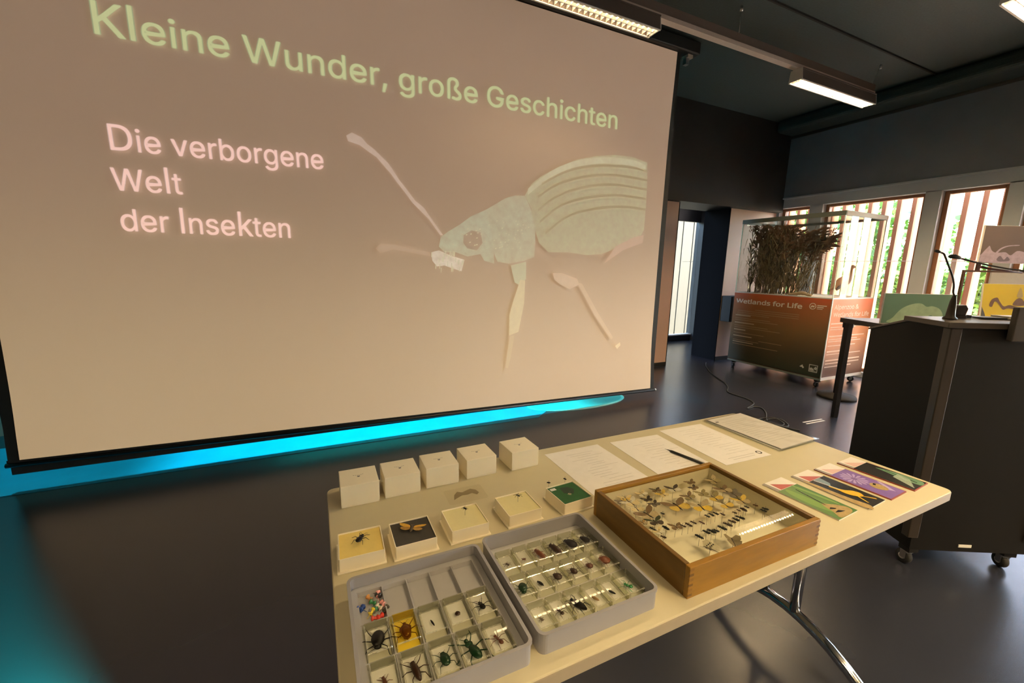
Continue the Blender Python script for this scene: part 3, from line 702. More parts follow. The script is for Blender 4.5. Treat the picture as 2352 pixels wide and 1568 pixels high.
FW = [(.02, .06), (.30, .40), (.62, .56), (.95, .62), (1.0, .50), (.88, .22), (.62, .04), (.30, -.02), (.03, -.04)]
HW = [(.03, -.02), (.30, .0), (.58, .02), (.78, -.12), (.80, -.36), (.62, -.58), (.38, -.62), (.18, -.46), (.05, -.2)]
WM = {}
def wing_mat(c):
    k = 'wing_%d_%d_%d' % tuple(int(v * 255) for v in c)
    return mat(k, c, .75, n=(160, .35))
def butterfly(x, y, z, span, fc, hc, lab, rz=0.0, dih=.22, down=.022, name='pinned_butterfly', cat='butterfly', grp=None, fat=1.0, narrow=1.0):
    h = span / 2
    L = h * .95
    o = MB().tube([(0, -.55 * L, 0), (0, -.35 * L, 0), (0, 0, 0), (0, .18 * L, 0), (0, .3 * L, 0), (0, .4 * L, 0)], [.02 * L, .05 * L * fat, .06 * L * fat, .085 * L * fat, .06 * L, .02 * L], 8)
    for s in (-1, 1): o.tube([(s * .02 * L, .38 * L, 0), (s * .14 * L, .55 * L, .05 * L), (s * .24 * L, .68 * L, .06 * L)], [.00025, .0002, .0003], 4)
    o = o.build(name, mat('butterfly_body', (.07, .05, .03), .8), None, (x, y, z), rz); tag(o, lab, cat, grp)
    for s in (-1, 1):
        for nm, P, c, dz in (('forewing', FW, fc, .0007), ('hindwing', HW, hc, 0)):
            w_ = MB().prism([(px * h, py * h * narrow) for px, py in P], 0, .0004)
            w_.xf(Matrix.Diagonal((s, 1, 1, 1)))
            if s < 0: w_.f = [tuple(reversed(q)) for q in w_.f]
            q = w_.build(nm, wing_mat(c), o, (0, 0, dz)); q.rotation_euler = (random.uniform(-.1, .1), -s * (dih + random.uniform(-.06, .06)), 0)
    if down: pin(o, down=down)
    return o
butterfly(.165, .838, TZ + .0325, .060, (.70, .40, .05), (.42, .24, .05), 'yellow moth spread out on the dark foam', rz=-.45, dih=.05, down=.004, name='pinned_moth', cat='moth', fat=2.4, narrow=.62)

# thin translucent sheet with a flat grey patch on it
t = empty('acetate_slip', (.335, .972, TZ), -.02); tag(t, 'translucent slip with a flat grey patch lying behind the specimen boxes', 'slip')
MB().prism(rr(-.052, .052, -.036, .036, .006), 0, .0006).build('sheet', clear('acetate', (.97, .965, .95), 1.2, .3, .5), t)
sm_ = MB().prism([(-.036, -.016), (-.030, .006), (-.018, .020), (-.006, .012), (.008, .018), (.020, .022), (.032, .012), (.036, -.004), (.028, -.012), (.018, .0), (.004, -.004), (-.010, -.002), (-.022, -.008)], .0008, .0009)
sm_.build('grey_patch', clear('patch_grey', (.86, .84, .82), 1.2, .5, .3), t)

# ------------------------------------------------------------------ trays with resin blocks
tray_m = mat('tray_grey_plastic', (0.32, 0.315, 0.335), 0.38, n=(30, .03)); insert_m = mat('tray_insert_pale', (0.56, 0.55, 0.53), .5)
grid_m = mat('tray_insert_grey', (0.43, 0.425, 0.43), .45)
resin = clear('resin', (0.955, 0.965, 0.925), 1.5, .02, 1.0)
resin_side = clear('resin_side', (0.78, 0.78, 0.66), 1.5, .03, 1.0)  # darker tint stands in for refraction in the block walls
resin_edge_glint = clear('resin_edge_glint', (0.80, 0.80, 0.68), 1.5, .08, 2.5, .22, (.95, .93, .8))  # whitish haze paints a highlight along the block edges
resin_y = clear('resin_yellow', (0.95, 0.85, 0.32), 1.5, .02, 1.0)
backing_w = mat('block_backing', (.74, .73, .68), .6)
backing_y = mat('block_backing_yellow', (.86, .78, .36), .6)
def tray(name, x0, x1, y0, y1, lab, rz=0.0):
    t = empty(name, ((x0 + x1) / 2, (y0 + y1) / 2, TZ), rz); tag(t, lab, 'tray')
    w, h = (x1 - x0) / 2, (y1 - y0) / 2
    MB().ring(rr(-w, w, -h, h, .012, 5), rr(-w + .003, w - .003, -h + .003, h - .003, .010, 5), 0, .036).build('wall', tray_m, t)
    MB().ring(rr(-w - .002, w + .002, -h - .002, h + .002, .014, 5), rr(-w + .0035, w - .0035, -h + .0035, h - .0035, .010, 5), .034, .038).build('rim', tray_m, t)
    MB().prism(rr(-w + .003, w - .003, -h + .003, h - .003, .010, 5), .001, .004).build('floor_panel', tray_m, t)
    return t, w, h
t2, w2, h2 = tray('specimen_tray', .2885, .5305, .478, .735, 'grey plastic tray packed with three rows of clear insect blocks')
MB().box((-w2 + .004, -h2 + .004, .004), (w2 - .004, h2 - .004, .008)).build('insert', insert_m, t2)
t1, w1, h1 = tray('specimen_tray', .025, .2725, .473, .7245, 'grey plastic tray with empty compartments and coloured pins')
cx, cy = (.025 + .2725) / 2, (.473 + .7245) / 2
MB().box((-w1 + .004, -h1 + .004, .004), (w1 - .004, h1 - .004, .007)).build('insert', grid_m, t1)
XS = [.0385 + .0437 * i for i in range(6)]; YS1 = [.709, .6335, .5585, .485]
gd = MB()
for i, x in enumerate(XS):
    gd.box((x - cx - .001, .485 - cy, .007), (x - cx + .001, .709 - cy, .022))
for y in YS1: gd.box((.0375 - cx, y - cy - .001, .007), (.258 - cx, y - cy + .001, .022))
for i in range(len(gd.f)): pass
for i, x in enumerate(XS):
    MB().box((x - cx - .001, .486 - cy, .007), (x - cx + .001, .708 - cy, .0165)).build('divider', grid_m, t1)
for y in YS1: MB().box((.0375 - cx, y - cy - .001, .007), (.258 - cx, y - cy + .001, .017)).build('divider', grid_m, t1)
MB().ring(rr(-w1 + .004, w1 - .004, -h1 + .004, h1 - .004, .009, 4), rr(.0375 - cx, .258 - cx, .484 - cy, .710 - cy, .002, 4), .0150, .0172).build('ledge', grid_m, t1)
def block(x, y, w, l, hgt, ins, lab, grp, z0, yellow=False, tilt=0.0):
    t = empty('resin_block', (x, y, z0), random.uniform(-.02, .02)); tag(t, lab, 'resin block', grp)
    if tilt: t.rotation_euler = (tilt, 0, t.rotation_euler[2])
    bx = MB().box((-w / 2, -l / 2, .0005), (w / 2, l / 2, hgt)); bx.m = [0, 0, 1, 1, 1, 1]
    bo = bx.build('block', [resin_y, resin_y, resin_edge_glint] if yellow else [resin, resin_side, resin_edge_glint], t, bevel=.0016, seg=1); bo.modifiers[0].material = 2
    MB().box((-w / 2 + .0015, -l / 2 + .0015, .0006), (w / 2 - .0015, l / 2 - .0015, .0012)).build('backing', backing_y if yellow else backing_w, t)
    L, ww, m_, kind, legs, ant, rz = ins
    o = insect_mb(L, ww, legs, ant, kind, int(x * 1000 + y * 777)).build('insect', CH[m_], t, (0, 0, .0045), rz)
    return t
# tray two: (insect length, width, colour, kind, legs, antennae, heading), description
T2 = [[((.010, .005, 'd', 'ant', .8, .3, .3), 'small brown spider-like insect, first block of the back row'), ((.008, .005, 'b', 'beetle', .5, .2, 1.2), 'tiny brown insect, second block of the back row'),
       ((.034, .010, 'r', 'slender', .3, .3, .25), 'long red-brown insect, third block of the back row'), ((.036, .013, 'd', 'slender', .4, .4, .3), 'long dark cockroach-like insect in a back row block'),
       ((.034, .021, 'k', 'round', .4, .2, .5), 'large round black beetle filling a back row block'), ((.026, .016, 'k', 'round', .6, .3, .4), 'black beetle in the last block of the back row')],
      [((.025, .017, 'g', 'round', .6, .2, 2.9), 'dark green beetle, first block of the middle row'), ((.016, .005, 'k', 'slender', .2, .1, .4), 'small slender black beetle in the middle row'),
       ((.020, .016, 'd', 'round', .6, .2, .4), 'round dark brown beetle, third block of the middle row'), ((.018, .013, 'd', 'round', .8, .3, .2), 'dark brown beetle with long legs, fourth in the middle row'),
       ((.016, .013, 'b', 'round', .7, .2, .6), 'round brown bug, fifth block of the middle row'), ((.025, .019, 'r', 'round', .4, .2, .6), 'large rust-red beetle, last block of the middle row')],
      [((.010, .005, 'y', 'beetle', .4, .2, .3), 'tiny grey insect, first block of the front row'), ((.017, .008, 'd', 'ant', .7, .3, .3), 'brown ant-like insect, second block of the front row'),
       ((.034, .012, 'k', 'slender', .5, .4, .5), 'long black beetle, third block of the front row'), ((.015, .005, 't', 'slender', .1, .1, .5), 'tan and black slender insect in the front row'),
       ((.015, .004, 'k', 'slender', .1, .1, .5), 'thin black insect, fifth block of the front row'), ((.019, .009, 'v', 'ant', .8, .3, .6), 'bright green beetle in the last block of the front row')]]
rowsY = [(.703, .645), (.634, .572), (.561, .501)]
for r in range(3):
    for c in range(6):
        ins, lab = T2[r][c]; x = .3195 + c * .0372 - .001 * r; y = (rowsY[r][0] + rowsY[r][1]) / 2 - .003
        block(x, y, .0345, .056, .018, ins, 'clear block with ' + lab + ', full tray', 'blocks in the full tray', TZ + .008)
T1 = [[((.034, .021, 'k', 'round', .7, .5, 3.0), 'big black beetle, first block of the middle row'), ((.034, .019, 'b', 'shield', .6, .3, 0.0), 'yellow tinted block with a brown shield bug'),
       ((.014, .003, 'k', 'slender', .0, .0, .25), 'thin black splinter-like insect beside the yellow block'), ((.010, .009, 'd', 'round', .1, .0, 0), 'small round brown seed-like beetle'), ((.020, .010, 'k', 'beetle', .9, .5, .2), 'black stag-horned insect in the last block of the middle row')],
      [((.024, .006, 'b', 'slender', .4, .2, .2), 'slender brown insect, first block of the front row'), ((.034, .011, 'd', 'slender', .6, .4, .2), 'long dark stag-like beetle, second block of the front row'), ((.026, .015, 'g', 'round', .6, .2, .1), 'round dark green beetle in the front row'),
       ((.045, .016, 'g', 'beetle', .6, .3, .3), 'large dark green longhorn beetle'), ((.023, .008, 'b', 'ant', .7, .3, .35), 'red-brown ant in the last block of the front row')]]
for r in range(2):
    for c in range(5):
        ins, lab = T1[r][c]; x = .0385 + .0437 * (c + .5); y = (.596, .522)[r]
        yl = lab.startswith('yellow')
        block(x, y, .0375, .061, .018, ins, (lab if yl else 'clear block with ' + lab) + ', other tray', 'blocks in the half-empty tray', TZ + .0075, yellow=yl)
# drawing pins
PC = [('blue', (.02, .06, .25)), ('blue', (.03, .08, .3)), ('pink', (.85, .38, .36)), ('orange', (.55, .25, .06)), ('green', (.04, .20, .07)), ('pink', (.80, .35, .33)), ('green', (.05, .22, .1)), ('grey', (.12, .12, .1)), ('red', (.65, .05, .03)), ('red', (.6, .07, .04)), ('yellow', (.75, .58, .03)), ('dark', (.06, .05, .03)), ('black', (.03, .03, .03)), ('white', (.7, .6, .5))]
PP = [(.047, .679), (.045, .671), (.074, .690), (.061, .688), (.067, .677), (.077, .676), (.072, .668), (.065, .661), (.075, .647), (.067, .645), (.055, .656), (.078, .653), (.071, .698), (.075, .661)]
for i, ((cn, cc), (x, y)) in enumerate(zip(PC, PP)):
    T = Matrix.Rotation(random.uniform(0, 6), 4, 'Z') @ Matrix.Rotation(1.35, 4, 'X')
    n_ = sum(1 for q in PC[:i] if q[0] == cn)
    where = {'blue': ('back one of the two blue', 'front one of the two blue'), 'pink': ('larger pale pink', 'pink beside the divider'), 'green': ('green pushed against the others, back', 'green pushed against the others, front'), 'red': ('red in the front right corner', 'red left of the other red')}.get(cn, (cn,))[n_]
    o = MB().lathe([(.0001, -.008), (.0004, -.006), (.0005, .0), (.0045, .0005), (.0048, .0015), (.0028, .0025), (.0026, .0075), (.0042, .0085), (.0044, .0105), (.003, .0115)], 12).xf(T)
    zmin = min(p[2] for p in o.v)
    tag(o.build('push_pin', mat('pin_plastic_%s_%d' % (cn, n_), cc, .35), None, (x, y, TZ + .0071 - zmin)), where + ' plastic push pin in the tray compartment', 'push pin', 'push pins in the tray')

# ------------------------------------------------------------------ wooden glass-topped specimen case
wood = mat('case_wood', (0.30, 0.150, 0.012), .35, n=(14, .30), stretch=(1, 6, 6), bump=.05)
wood_shade = mat('case_wood_cross_shaded', (0.16, 0.080, 0.010), .35, n=(14, .30), stretch=(6, 1, 6), bump=.05)  # same wood, darker: shade on the end sides is in the colour
wood_dk = mat('case_wood_edge', (0.13, 0.07, 0.02), .4, n=(20, .3))
cs = empty('specimen_case', (.7915, .6135, TZ), -.012); tag(cs, 'brown wooden glass-topped case of pinned butterflies and beetles', 'specimen case')
W, H = .197, .1475
MB().box((-W, -H, 0), (W, -H + .011, .066)).build('side', wood, cs, bevel=.0015)
MB().box((-W, H - .011, 0), (W, H, .066)).build('side', wood, cs, bevel=.0015)
MB().box((-W, -H + .011, 0), (-W + .011, H - .011, .066)).build('side', wood_shade, cs, bevel=.0015)
MB().box((W - .011, -H + .011, 0), (W, H - .011, .066)).build('side', wood_shade, cs, bevel=.0015)
for sx in (-1, 1):
    for j in range(6):
        MB().box((sx * W - (.0112 if sx > 0 else -.0002), -H - .0002, .005 + j * .0105), (sx * W + (.0002 if sx > 0 else .0112), -H + .002, .0098 + j * .0105)).build('finger_joint', mat('joint_%d' % (j % 2), (0.25, 0.12, 0.018) if j % 2 else (.15, .07, .012), .4, n=(30, .2)), cs)
MB().box((-W + .011, -H + .011, .003), (W - .011, H - .011, .014)).build('lined_floor', mat('case_lining', (0.86, 0.80, 0.62), .75), cs)
for a_, b_ in (((-W + .011, H - .0125, .014), (W - .011, H - .011, .055)), ((-W + .011, -H + .011, .014), (W - .011, -H + .0125, .055)), ((-W + .011, -H + .0125, .014), (-W + .0125, H - .0125, .055)), ((W - .0125, -H + .0125, .014), (W - .011, H - .0125, .055))):
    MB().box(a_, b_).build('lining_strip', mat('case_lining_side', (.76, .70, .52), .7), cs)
MB().box((-W + .011, -H + .011, .0555), (W - .011, H - .011, .0575)).build('glass_lid', clear('case_glass', (.97, .975, .95), 1.5, .01), cs)
cream = (.78, .62, .34); pale = (.74, .66, .44); olive = (.34, .28, .13); dkb = (.07, .05, .035); brn = (.22, .14, .07); yel = (.72, .50, .10); beige = (.50, .40, .24); greyb = (.19, .16, .13); white_ = (.75, .70, .58)
CB = [(.671, .742, .034, cream, yel, 'cream and orange butterfly in the back left corner'), (.649, .728, .024, greyb, greyb, 'small grey-brown butterfly at the left edge behind the cream ones'), (.723, .735, .030, cream, white_, 'cream butterfly in the back row, second from left'), (.769, .741, .026, dkb, brn, 'small dark brown butterfly in the back row'),
      (.771, .713, .032, yel, cream, 'pale yellow butterfly in front of the small dark one'), (.815, .721, .036, dkb, white_, 'dark butterfly with white hindwings, mid back row'), (.885, .729, .026, brn, brn, 'small brown butterfly at the back, behind its dark twin'), (.870, .704, .026, dkb, brn, 'small dark butterfly in front of its brown twin'), (.951, .711, .040, beige, olive, 'beige butterfly in the back right corner'),
      (.716, .710, .026, dkb, dkb, 'small blackish butterfly left of centre'), (.669, .714, .042, white_, cream, 'large cream-white butterfly near the left edge'), (.823, .679, .034, brn, olive, 'narrow brown moth in the middle'), (.867, .676, .034, olive, olive, 'olive-brown butterfly right of the narrow moth'), (.880, .650, .042, olive, yel, 'yellow-olive butterfly right of centre'),
      (.936, .667, .042, brn, beige, 'brown and beige butterfly near the right edge'), (.940, .640, .040, greyb, greyb, 'grey-brown butterfly near the right edge'), (.930, .612, .042, yel, beige, 'yellow butterfly in front of the grey-brown one'), (.877, .617, .040, pale, yel, 'pale yellow butterfly at the front of the right group'), (.719, .687, .028, dkb, greyb, 'dark grey moth left of centre'),
      (.665, .690, .036, pale, cream, 'pale yellow butterfly at the left edge'), (.672, .660, .052, brn, beige, 'large brown butterfly at the left, wings wide open'), (.764, .660, .060, brn, yel, 'largest brown and yellow butterfly in the middle'), (.815, .634, .050, beige, (.80, .52, .06), 'beige butterfly with bright yellow hindwings'), (.668, .632, .036, (.06, .07, .03), dkb, 'dark green butterfly at the left'),
      (.697, .599, .028, brn, brn, 'small brown winged insect at the left front'), (.648, .600, .026, cream, white_, 'small cream butterfly at the left front edge'), (.638, .640, .022, (.5, .32, .12), beige, 'small tan butterfly against the left wall')]
for i, (x, y, sp, fc, hc, lab) in enumerate(CB):
    x = min(max(x, .62), .960); y = min(y, .735)
    butterfly(x, y, TZ + .040, sp * 1.2, fc, hc, lab + ' of the case', rz=random.uniform(-.25, .25), dih=.12, down=.026, grp='butterflies in the wooden case')
for x, y, rz, fc, lab in ((.783, .521, -.6, (.28, .22, .12), 'brown butterfly with folded wings at the front of the case'), (.716, .524, .5, (.55, .50, .36), 'spotted pale butterfly with folded wings at the front of the case')):
    o = MB().tube([(0, -.018, 0), (0, -.006, 0), (0, .008, 0), (0, .014, 0)], [.0006, .0018, .0022, .0008], 8).build('pinned_butterfly', MATS['butterfly_body'], None, (x, y, TZ + .030), rz)
    tag(o, lab, 'butterfly', 'butterflies in the wooden case')
    for s in (-1, 1):
        for nm, P in (('forewing', [(0, .012), (.012, .018), (.019, .010), (.017, 0), (.006, -.004), (0, 0)]), ('hindwing', [(0, 0), (.010, .002), (.017, -.006), (.012, -.016), (.004, -.018), (0, -.010)])):
            w_ = MB().prism(P, 0, .0004).xf(Matrix.Diagonal((s, 1, 1, 1)))
            if s < 0: w_.f = [tuple(reversed(q)) for q in w_.f]
            q = w_.build(nm, wing_mat(fc), o); q.rotation_euler = (0, -s * .45, 0)
            if 'spotted' in lab:
                for k in range(3):
                    MB().lathe([(.0016, .0004), (.0012, .0008)], 8, (s * (.005 + .004 * k), P[1][1] * .4 - .002 * k, 0)).build('wing_spot', chit_black, q)
    pin(o, down=.015)
SB = [(.712, .653, .010, .0045, 'k', 'beetle', 'small black beetle behind the row of bees'), (.647, .617, .018, .006, 'k', 'ant', 'dark wasp beside the left wall'), (.677, .608, .018, .006, 'k', 'slender', 'slender black beetle at the left of the bee row'), (.718, .599, .016, .006, 'd', 'ant', 'first brown bee from the left'), (.733, .596, .019, .008, 'd', 'ant', 'second bee, the largest of the row'), (.750, .598, .016, .006, 'd', 'ant', 'third bee from the left'), (.768, .590, .015, .006, 'b', 'ant', 'fourth bee, standing apart'),
      (.801, .603, .014, .006, 'k', 'beetle', 'first of three small beetles behind the oval row'), (.815, .603, .015, .006, 'k', 'beetle', 'second of three small beetles behind the oval row'), (.829, .603, .015, .006, 'k', 'beetle', 'third of three small beetles behind the oval row'), (.841, .594, .013, .006, 'd', 'beetle', 'brown beetle alone right of the three small ones'), (.874, .587, .011, .005, 'd', 'beetle', 'small brown beetle on a tall pin, right half'), (.892, .590, .010, .005, 'd', 'beetle', 'small beetle left of the longer brown one'), (.906, .587, .017, .007, 'd', 'slender', 'longer brown beetle in the right half'), (.923, .592, .013, .006, 'd', 'ant', 'small winged fly right of the longer beetle'), (.950, .588, .012, .006, 'b', 'ant', 'brown fly on a tall pin near the right wall'), (.946, .565, .016, .007, 'k', 'beetle', 'left one of two beetles at the right wall'), (.962, .568, .016, .007, 'k', 'beetle', 'right one of two beetles at the right wall'),
      (.721, .556, .020, .005, 'k', 'slender', 'slender beetle that starts the front row'), (.748, .561, .018, .008, 'k', 'beetle', 'second beetle of the front row'), (.761, .558, .021, .010, 'k', 'beetle', 'third beetle of the front row, widest'), (.773, .556, .014, .006, 'k', 'beetle', 'fourth, smallest beetle of the front row'), (.793, .557, .022, .009, 'k', 'beetle', 'fifth beetle of the front row'), (.816, .561, .022, .009, 'd', 'beetle', 'sixth beetle of the front row'), (.836, .565, .018, .008, 'd', 'beetle', 'seventh beetle of the front row'), (.851, .567, .018, .008, 'k', 'beetle', 'eighth beetle of the front row'), (.867, .568, .022, .008, 'k', 'beetle', 'ninth beetle of the front row, beside the lamp reflection'), (.648, .586, .013, .006, 'd', 'beetle', 'dark beetle at the left front edge')]
for i, (x, y, L, w_, c, kd, lab) in enumerate(SB):
    specimen('pinned_beetle' if kd in ('beetle', 'slender') else 'pinned_bee', min(x, .958), y, TZ + .036, L, w_, CH[c], random.uniform(.1, .5), kd, lab + ' of the case', 'beetle' if kd in ('beetle', 'slender') else 'insect', .3, .15, 'small insects in the wooden case', True, i, .022)

# ------------------------------------------------------------------ papers, sleeves, pen, cards
def sheet(x, y, rz, lab, rows, ring=None, z=TZ):
    t = empty('printed_sheet', (x, y, z), rz); tag(t, lab, 'paper', 'printed sheets on the table')
    MB().box((-.105, -.1485, .0002), (.105, .1485, .0008)).build('page', paper, t)
    mb = MB(); lines(mb, rows, Matrix.Translation((0, 0, .00095)))
    mb.build('printed_text', ink, t)
    if ring:
        cx_, cy_ = ring
        MB().ring([(cx_ + .0105 * math.cos(a), cy_ + .0105 * math.sin(a)) for a in [i * PI / 10 for i in range(20)]], [(cx_ + .0065 * math.cos(a), cy_ + .0065 * math.sin(a)) for a in [i * PI / 10 for i in range(20)]], .0008, .001).build('printed_ring', ink_black, t)
def rowset(seed, n, y0, dy):
    r = random.Random(seed); out = []
    for i in range(n):
        x0 = -.02 + r.uniform(-.03, .02); x1 = x0 + r.uniform(.05, .11)
        out.append((max(-.09, x0), min(.095, x1), y0 - i * dy - r.uniform(0, .004), .0011))
    return out
sheet(.753, .951, 0.0, 'printed sheet beside the green specimen box, leftmost of the three', rowset(1, 17, .115, .0145) + [(-.02, .085, -.128, .0018)])
sheet(1.006, .942, -.045, 'printed sheet under the black pen', rowset(2, 15, .115, .016))
sheet(1.252, .958, -.035, 'printed sheet with a small black ring beside the plastic sleeves', rowset(3, 14, .118, .016) + [(-.06, .06, -.118, .0016), (-.05, .05, -.130, .0016)], (.082, -.119))
sleeve_m = clear('plastic_sleeve', (.99, .99, .985), 1.5, .07, 1.3)
for i, (x, y, rz, z, lab) in enumerate([(1.508, .968, .02, TZ, 'lower clear plastic sleeve with documents at the table corner'), (1.516, .966, .03, TZ + .0042, 'upper wrinkled clear plastic sleeve with documents')]):
    t = empty('document_sleeve', (x, y, z), rz); tag(t, lab, 'sleeve', 'plastic sleeves')
    MB().box((-.103, -.147, .0008), (.103, .147, .003)).build('page', paper, t)
    mb = MB(); lines(mb, [(-.08, .08 - .03 * (k % 3), .10 - k * .015, .0012) for k in range(14)] + [(-.085, .02, .125, .002)], Matrix.Translation((0, 0, .0031))); mb.build('printed_text', ink, t)
    MB().prism([(-.096, .112), (-.080, .110), (-.078, .116), (-.094, .118)], .0031, .0032).build('printed_mark', ink_black, t)
    vs, fs = [], []; nx, ny = 16, 22
    for a in range(ny + 1):
        for b in range(nx + 1):
            u, v = b / nx, a / ny
            vs.append(((-.112 + .226 * u), (-.156 + .312 * v), .0037 + (.0012 * (math.sin(u * 13 + v * 7) * math.sin(v * 17 + u * 5)) + .0012 if (i == 1 and u > .35 and v < .75) else 0.0)))
    for a in range(ny):
        for b in range(nx):
            k = a * (nx + 1) + b; fs.append((k, k + 1, k + nx + 2, k + nx + 1))
    mb = MB(); mb.add(vs, fs, 0, True); mb.build('sleeve', sleeve_m, t)
    MB().box((-.113, -.156, 0), (.113, .156, .0006)).build('sleeve_back', clear('sleeve_back', (.96, .97, .96), 1.4, .1), t)
p = empty('ballpoint_pen', (1.062, .895, TZ + .0052), math.atan2(-.027, .12)); tag(p, 'black ballpoint pen lying on the middle printed sheet', 'pen')
p.rotation_euler = (0, 0, .22)
MB().tube([(0, .074, 0), (0, .066, 0), (0, .056, 0), (0, -.06, 0)], [.0008, .0016, .0040, .0043], 12).build('barrel', black_plastic, p)
MB().tube([(0, -.06, 0), (0, -.066, 0)], [.0025, .0025], 10).build('button', steel, p)
MB().box((-.0015, -.055, .0042), (.0015, -.02, .0055)).build('clip', steel, p)
MB().tube([(0, .082, 0), (0, .073, 0)], [.0004, .0009], 8).build('tip', steel, p)

red_p = mat('print_red', (.48, .10, .09), .35); pink_p = mat('print_pink', (.70, .47, .44), .35); grey_p = mat('print_grey', (.30, .27, .24), .35); card_m = mat('card_white', (.80, .77, .72), .3)
def card(x, y, rz, lab, base, shapes, border=None, zt=.003):
    t = empty('picture_card', (x, y, TZ), rz); tag(t, lab, 'card', 'picture cards at the table end')
    w_, l_ = .047, .0955
    MB().box((-w_, -l_, 0), (w_, l_, zt)).build('card', border or card_m, t)
    mb = MB(); ms = [base, card_m, red_p, grey_p, pink_p]
    b = .0025 if border else 0
    q = lambda P, dz, m_: mb.add([(px, py, zt + dz) for px, py in P], [tuple(range(len(P)))], m_)
    q([(-w_ + b, -l_ + b), (w_ - b, -l_ + b), (w_ - b, .052), (-w_ + b, .052)], .0002, 0)
    q([(-w_, .052), (w_, .052), (w_, l_), (-w_, l_)], .0002, 1)
    q([(-w_, .052), (-w_ + .014, .052), (-w_ + .010, l_), (-w_, l_)], .0003, 3)
    q([(-w_ + .018, .053), (w_ - .01, .053), (-w_ + .020, l_ - .010)], .0003, 4 if border else 2)
    for m_, P, k in shapes:
        if m_ not in ms: ms.append(m_)
        q(blob(P) if len(P) > 4 and m_ is not lil else P, .0004 + .00008 * k, ms.index(m_))
    mb.build('printed_picture', ms, t)
gA = gradmat('print_green', 'X', [(0, (.10, .20, .05)), (.5, (.13, .26, .06)), (1, (.04, .16, .03))], .3, lo=-.047, hi=.047)
tanp = mat('print_tan', (.42, .30, .12), .3, n=(120, .5)); darkp = mat('print_dark', (.012, .013, .016), .25); yelp = mat('print_yellow', (.75, .45, .02), .3, n=(120, .3)); purp = mat('print_purple', (.20, .11, .42), .3, n=(30, .3)); lil = mat('print_lilac', (.50, .40, .70), .3); gr2 = mat('print_leaf', (.10, .24, .13), .3, n=(60, .4)); paleg = mat('print_pale_green', (.42, .52, .42), .3); redb = mat('print_border_red', (.30, .05, .03), .3); dkg = mat('print_dark_green', (.03, .05, .02), .3); midg = mat('print_mid_green', (.20, .36, .08), .3)
card(1.1815, .595, .055, 'green picture card with a tan caterpillar, nearest the wooden case', gA, [(midg, [(-.03, .03), (-.012, .045), (-.005, -.03), (-.018, -.075), (-.034, -.03)], 0), (midg, [(.02, .05), (.03, .04), (.04, -.04), (.034, -.06), (.026, -.01)], 0), (tanp, [(-.030, -.093), (.024, -.093), (.040, -.078), (.026, -.058), (.010, -.046), (-.002, -.036), (-.012, -.046), (-.020, -.070)], 1), (darkp, [(-.003, -.040), (.0, -.040), (.008, .010), (.012, .034), (.009, .034), (.004, .010)], 2), (darkp, [(-.014, -.060), (-.004, -.056), (.008, -.066), (-.002, -.066)], 3), (darkp, [(-.018, -.074), (.0, -.072), (.016, -.082), (-.004, -.080)], 4)])
card(1.3085, .592, .06, 'black picture card with a bright yellow insect, second from the wooden case', darkp, [(tanp, [(-.047, .05), (-.036, .05), (-.030, -.04), (-.022, -.09), (-.047, -.09)], 0), (mat('print_blue', (.20, .30, .36), .3), [(-.012, .052), (.02, .052), (.012, .02), (-.006, .01)], 1), (yelp, [(-.006, .0), (.006, -.018), (.022, -.030), (.028, -.046), (.016, -.060), (-.002, -.050), (-.012, -.028)], 2), (yelp, [(-.014, .012), (-.008, .012), (-.004, -.02), (-.010, -.022)], 3), (yelp, [(.010, -.055), (.015, -.056), (.034, -.080), (.031, -.084)], 4), (yelp, [(.0, -.050), (.004, -.052), (-.010, -.082), (-.013, -.080)], 5), (mat('print_white', (.7, .7, .7), .3), [(-.016, .05), (-.012, .05), (.0, -.01), (-.004, -.012)], 6)])
petals = []
for i in range(14):
    a = 2 * PI * i / 14; c0 = Vector((-.004, .008)); d = Vector((math.cos(a), math.sin(a))); n_ = Vector((-d.y, d.x))
    petals.append((lil, [tuple(c0 + d * .008 - n_ * .001), tuple(c0 + d * .030 - n_ * .004), tuple(c0 + d * .036), tuple(c0 + d * .030 + n_ * .004), tuple(c0 + d * .008 + n_ * .001)], 0))
petals.append((lil, [(.010, -.070), (.040, -.030), (.044, -.036), (.018, -.082)], 1))
petals.append((tanp, [(-.012, -.050), (.0, -.068), (.016, -.066), (.024, -.050), (.020, -.032), (.006, -.026), (-.008, -.034)], 2))
for a_ in (-.5, .2, .9, 2.2, 2.9, 3.6): petals.append((tanp, [(.006 + .012 * math.cos(a_), -.046 + .012 * math.sin(a_)), (.007 + .012 * math.cos(a_), -.044 + .012 * math.sin(a_)), (.006 + .028 * math.cos(a_), -.046 + .026 * math.sin(a_))], 2))
petals.append((darkp, [(.004, -.034), (.016, -.030), (.018, -.036), (.006, -.040)], 3))
petals = [(m_, [(min(max(a, -.0445), .0445), min(max(b, -.093), .052)) for a, b in P], k) for m_, P, k in petals]
card(1.4225, .592, .06, 'purple flower picture card with a pale spider, third from the wooden case', purp, petals, redb)
card(1.5425, .590, .07, 'black and green leaf picture card at the very end of the table', darkp, [(gr2, [(.006, -.090), (.040, -.086), (.043, -.040), (.036, .0), (.026, .022), (.018, -.010), (.010, -.040)], 0), (darkp, [(.016, -.080), (.020, -.080), (.030, .0), (.027, .0)], 1)] + [(paleg, [(-.030 + .008 * k, -.088 + .004 * k), (-.026 + .008 * k, -.088 + .004 * k), (.004 + .005 * k, -.030), (.0 + .005 * k, -.030)], 2) for k in range(7)], redb)

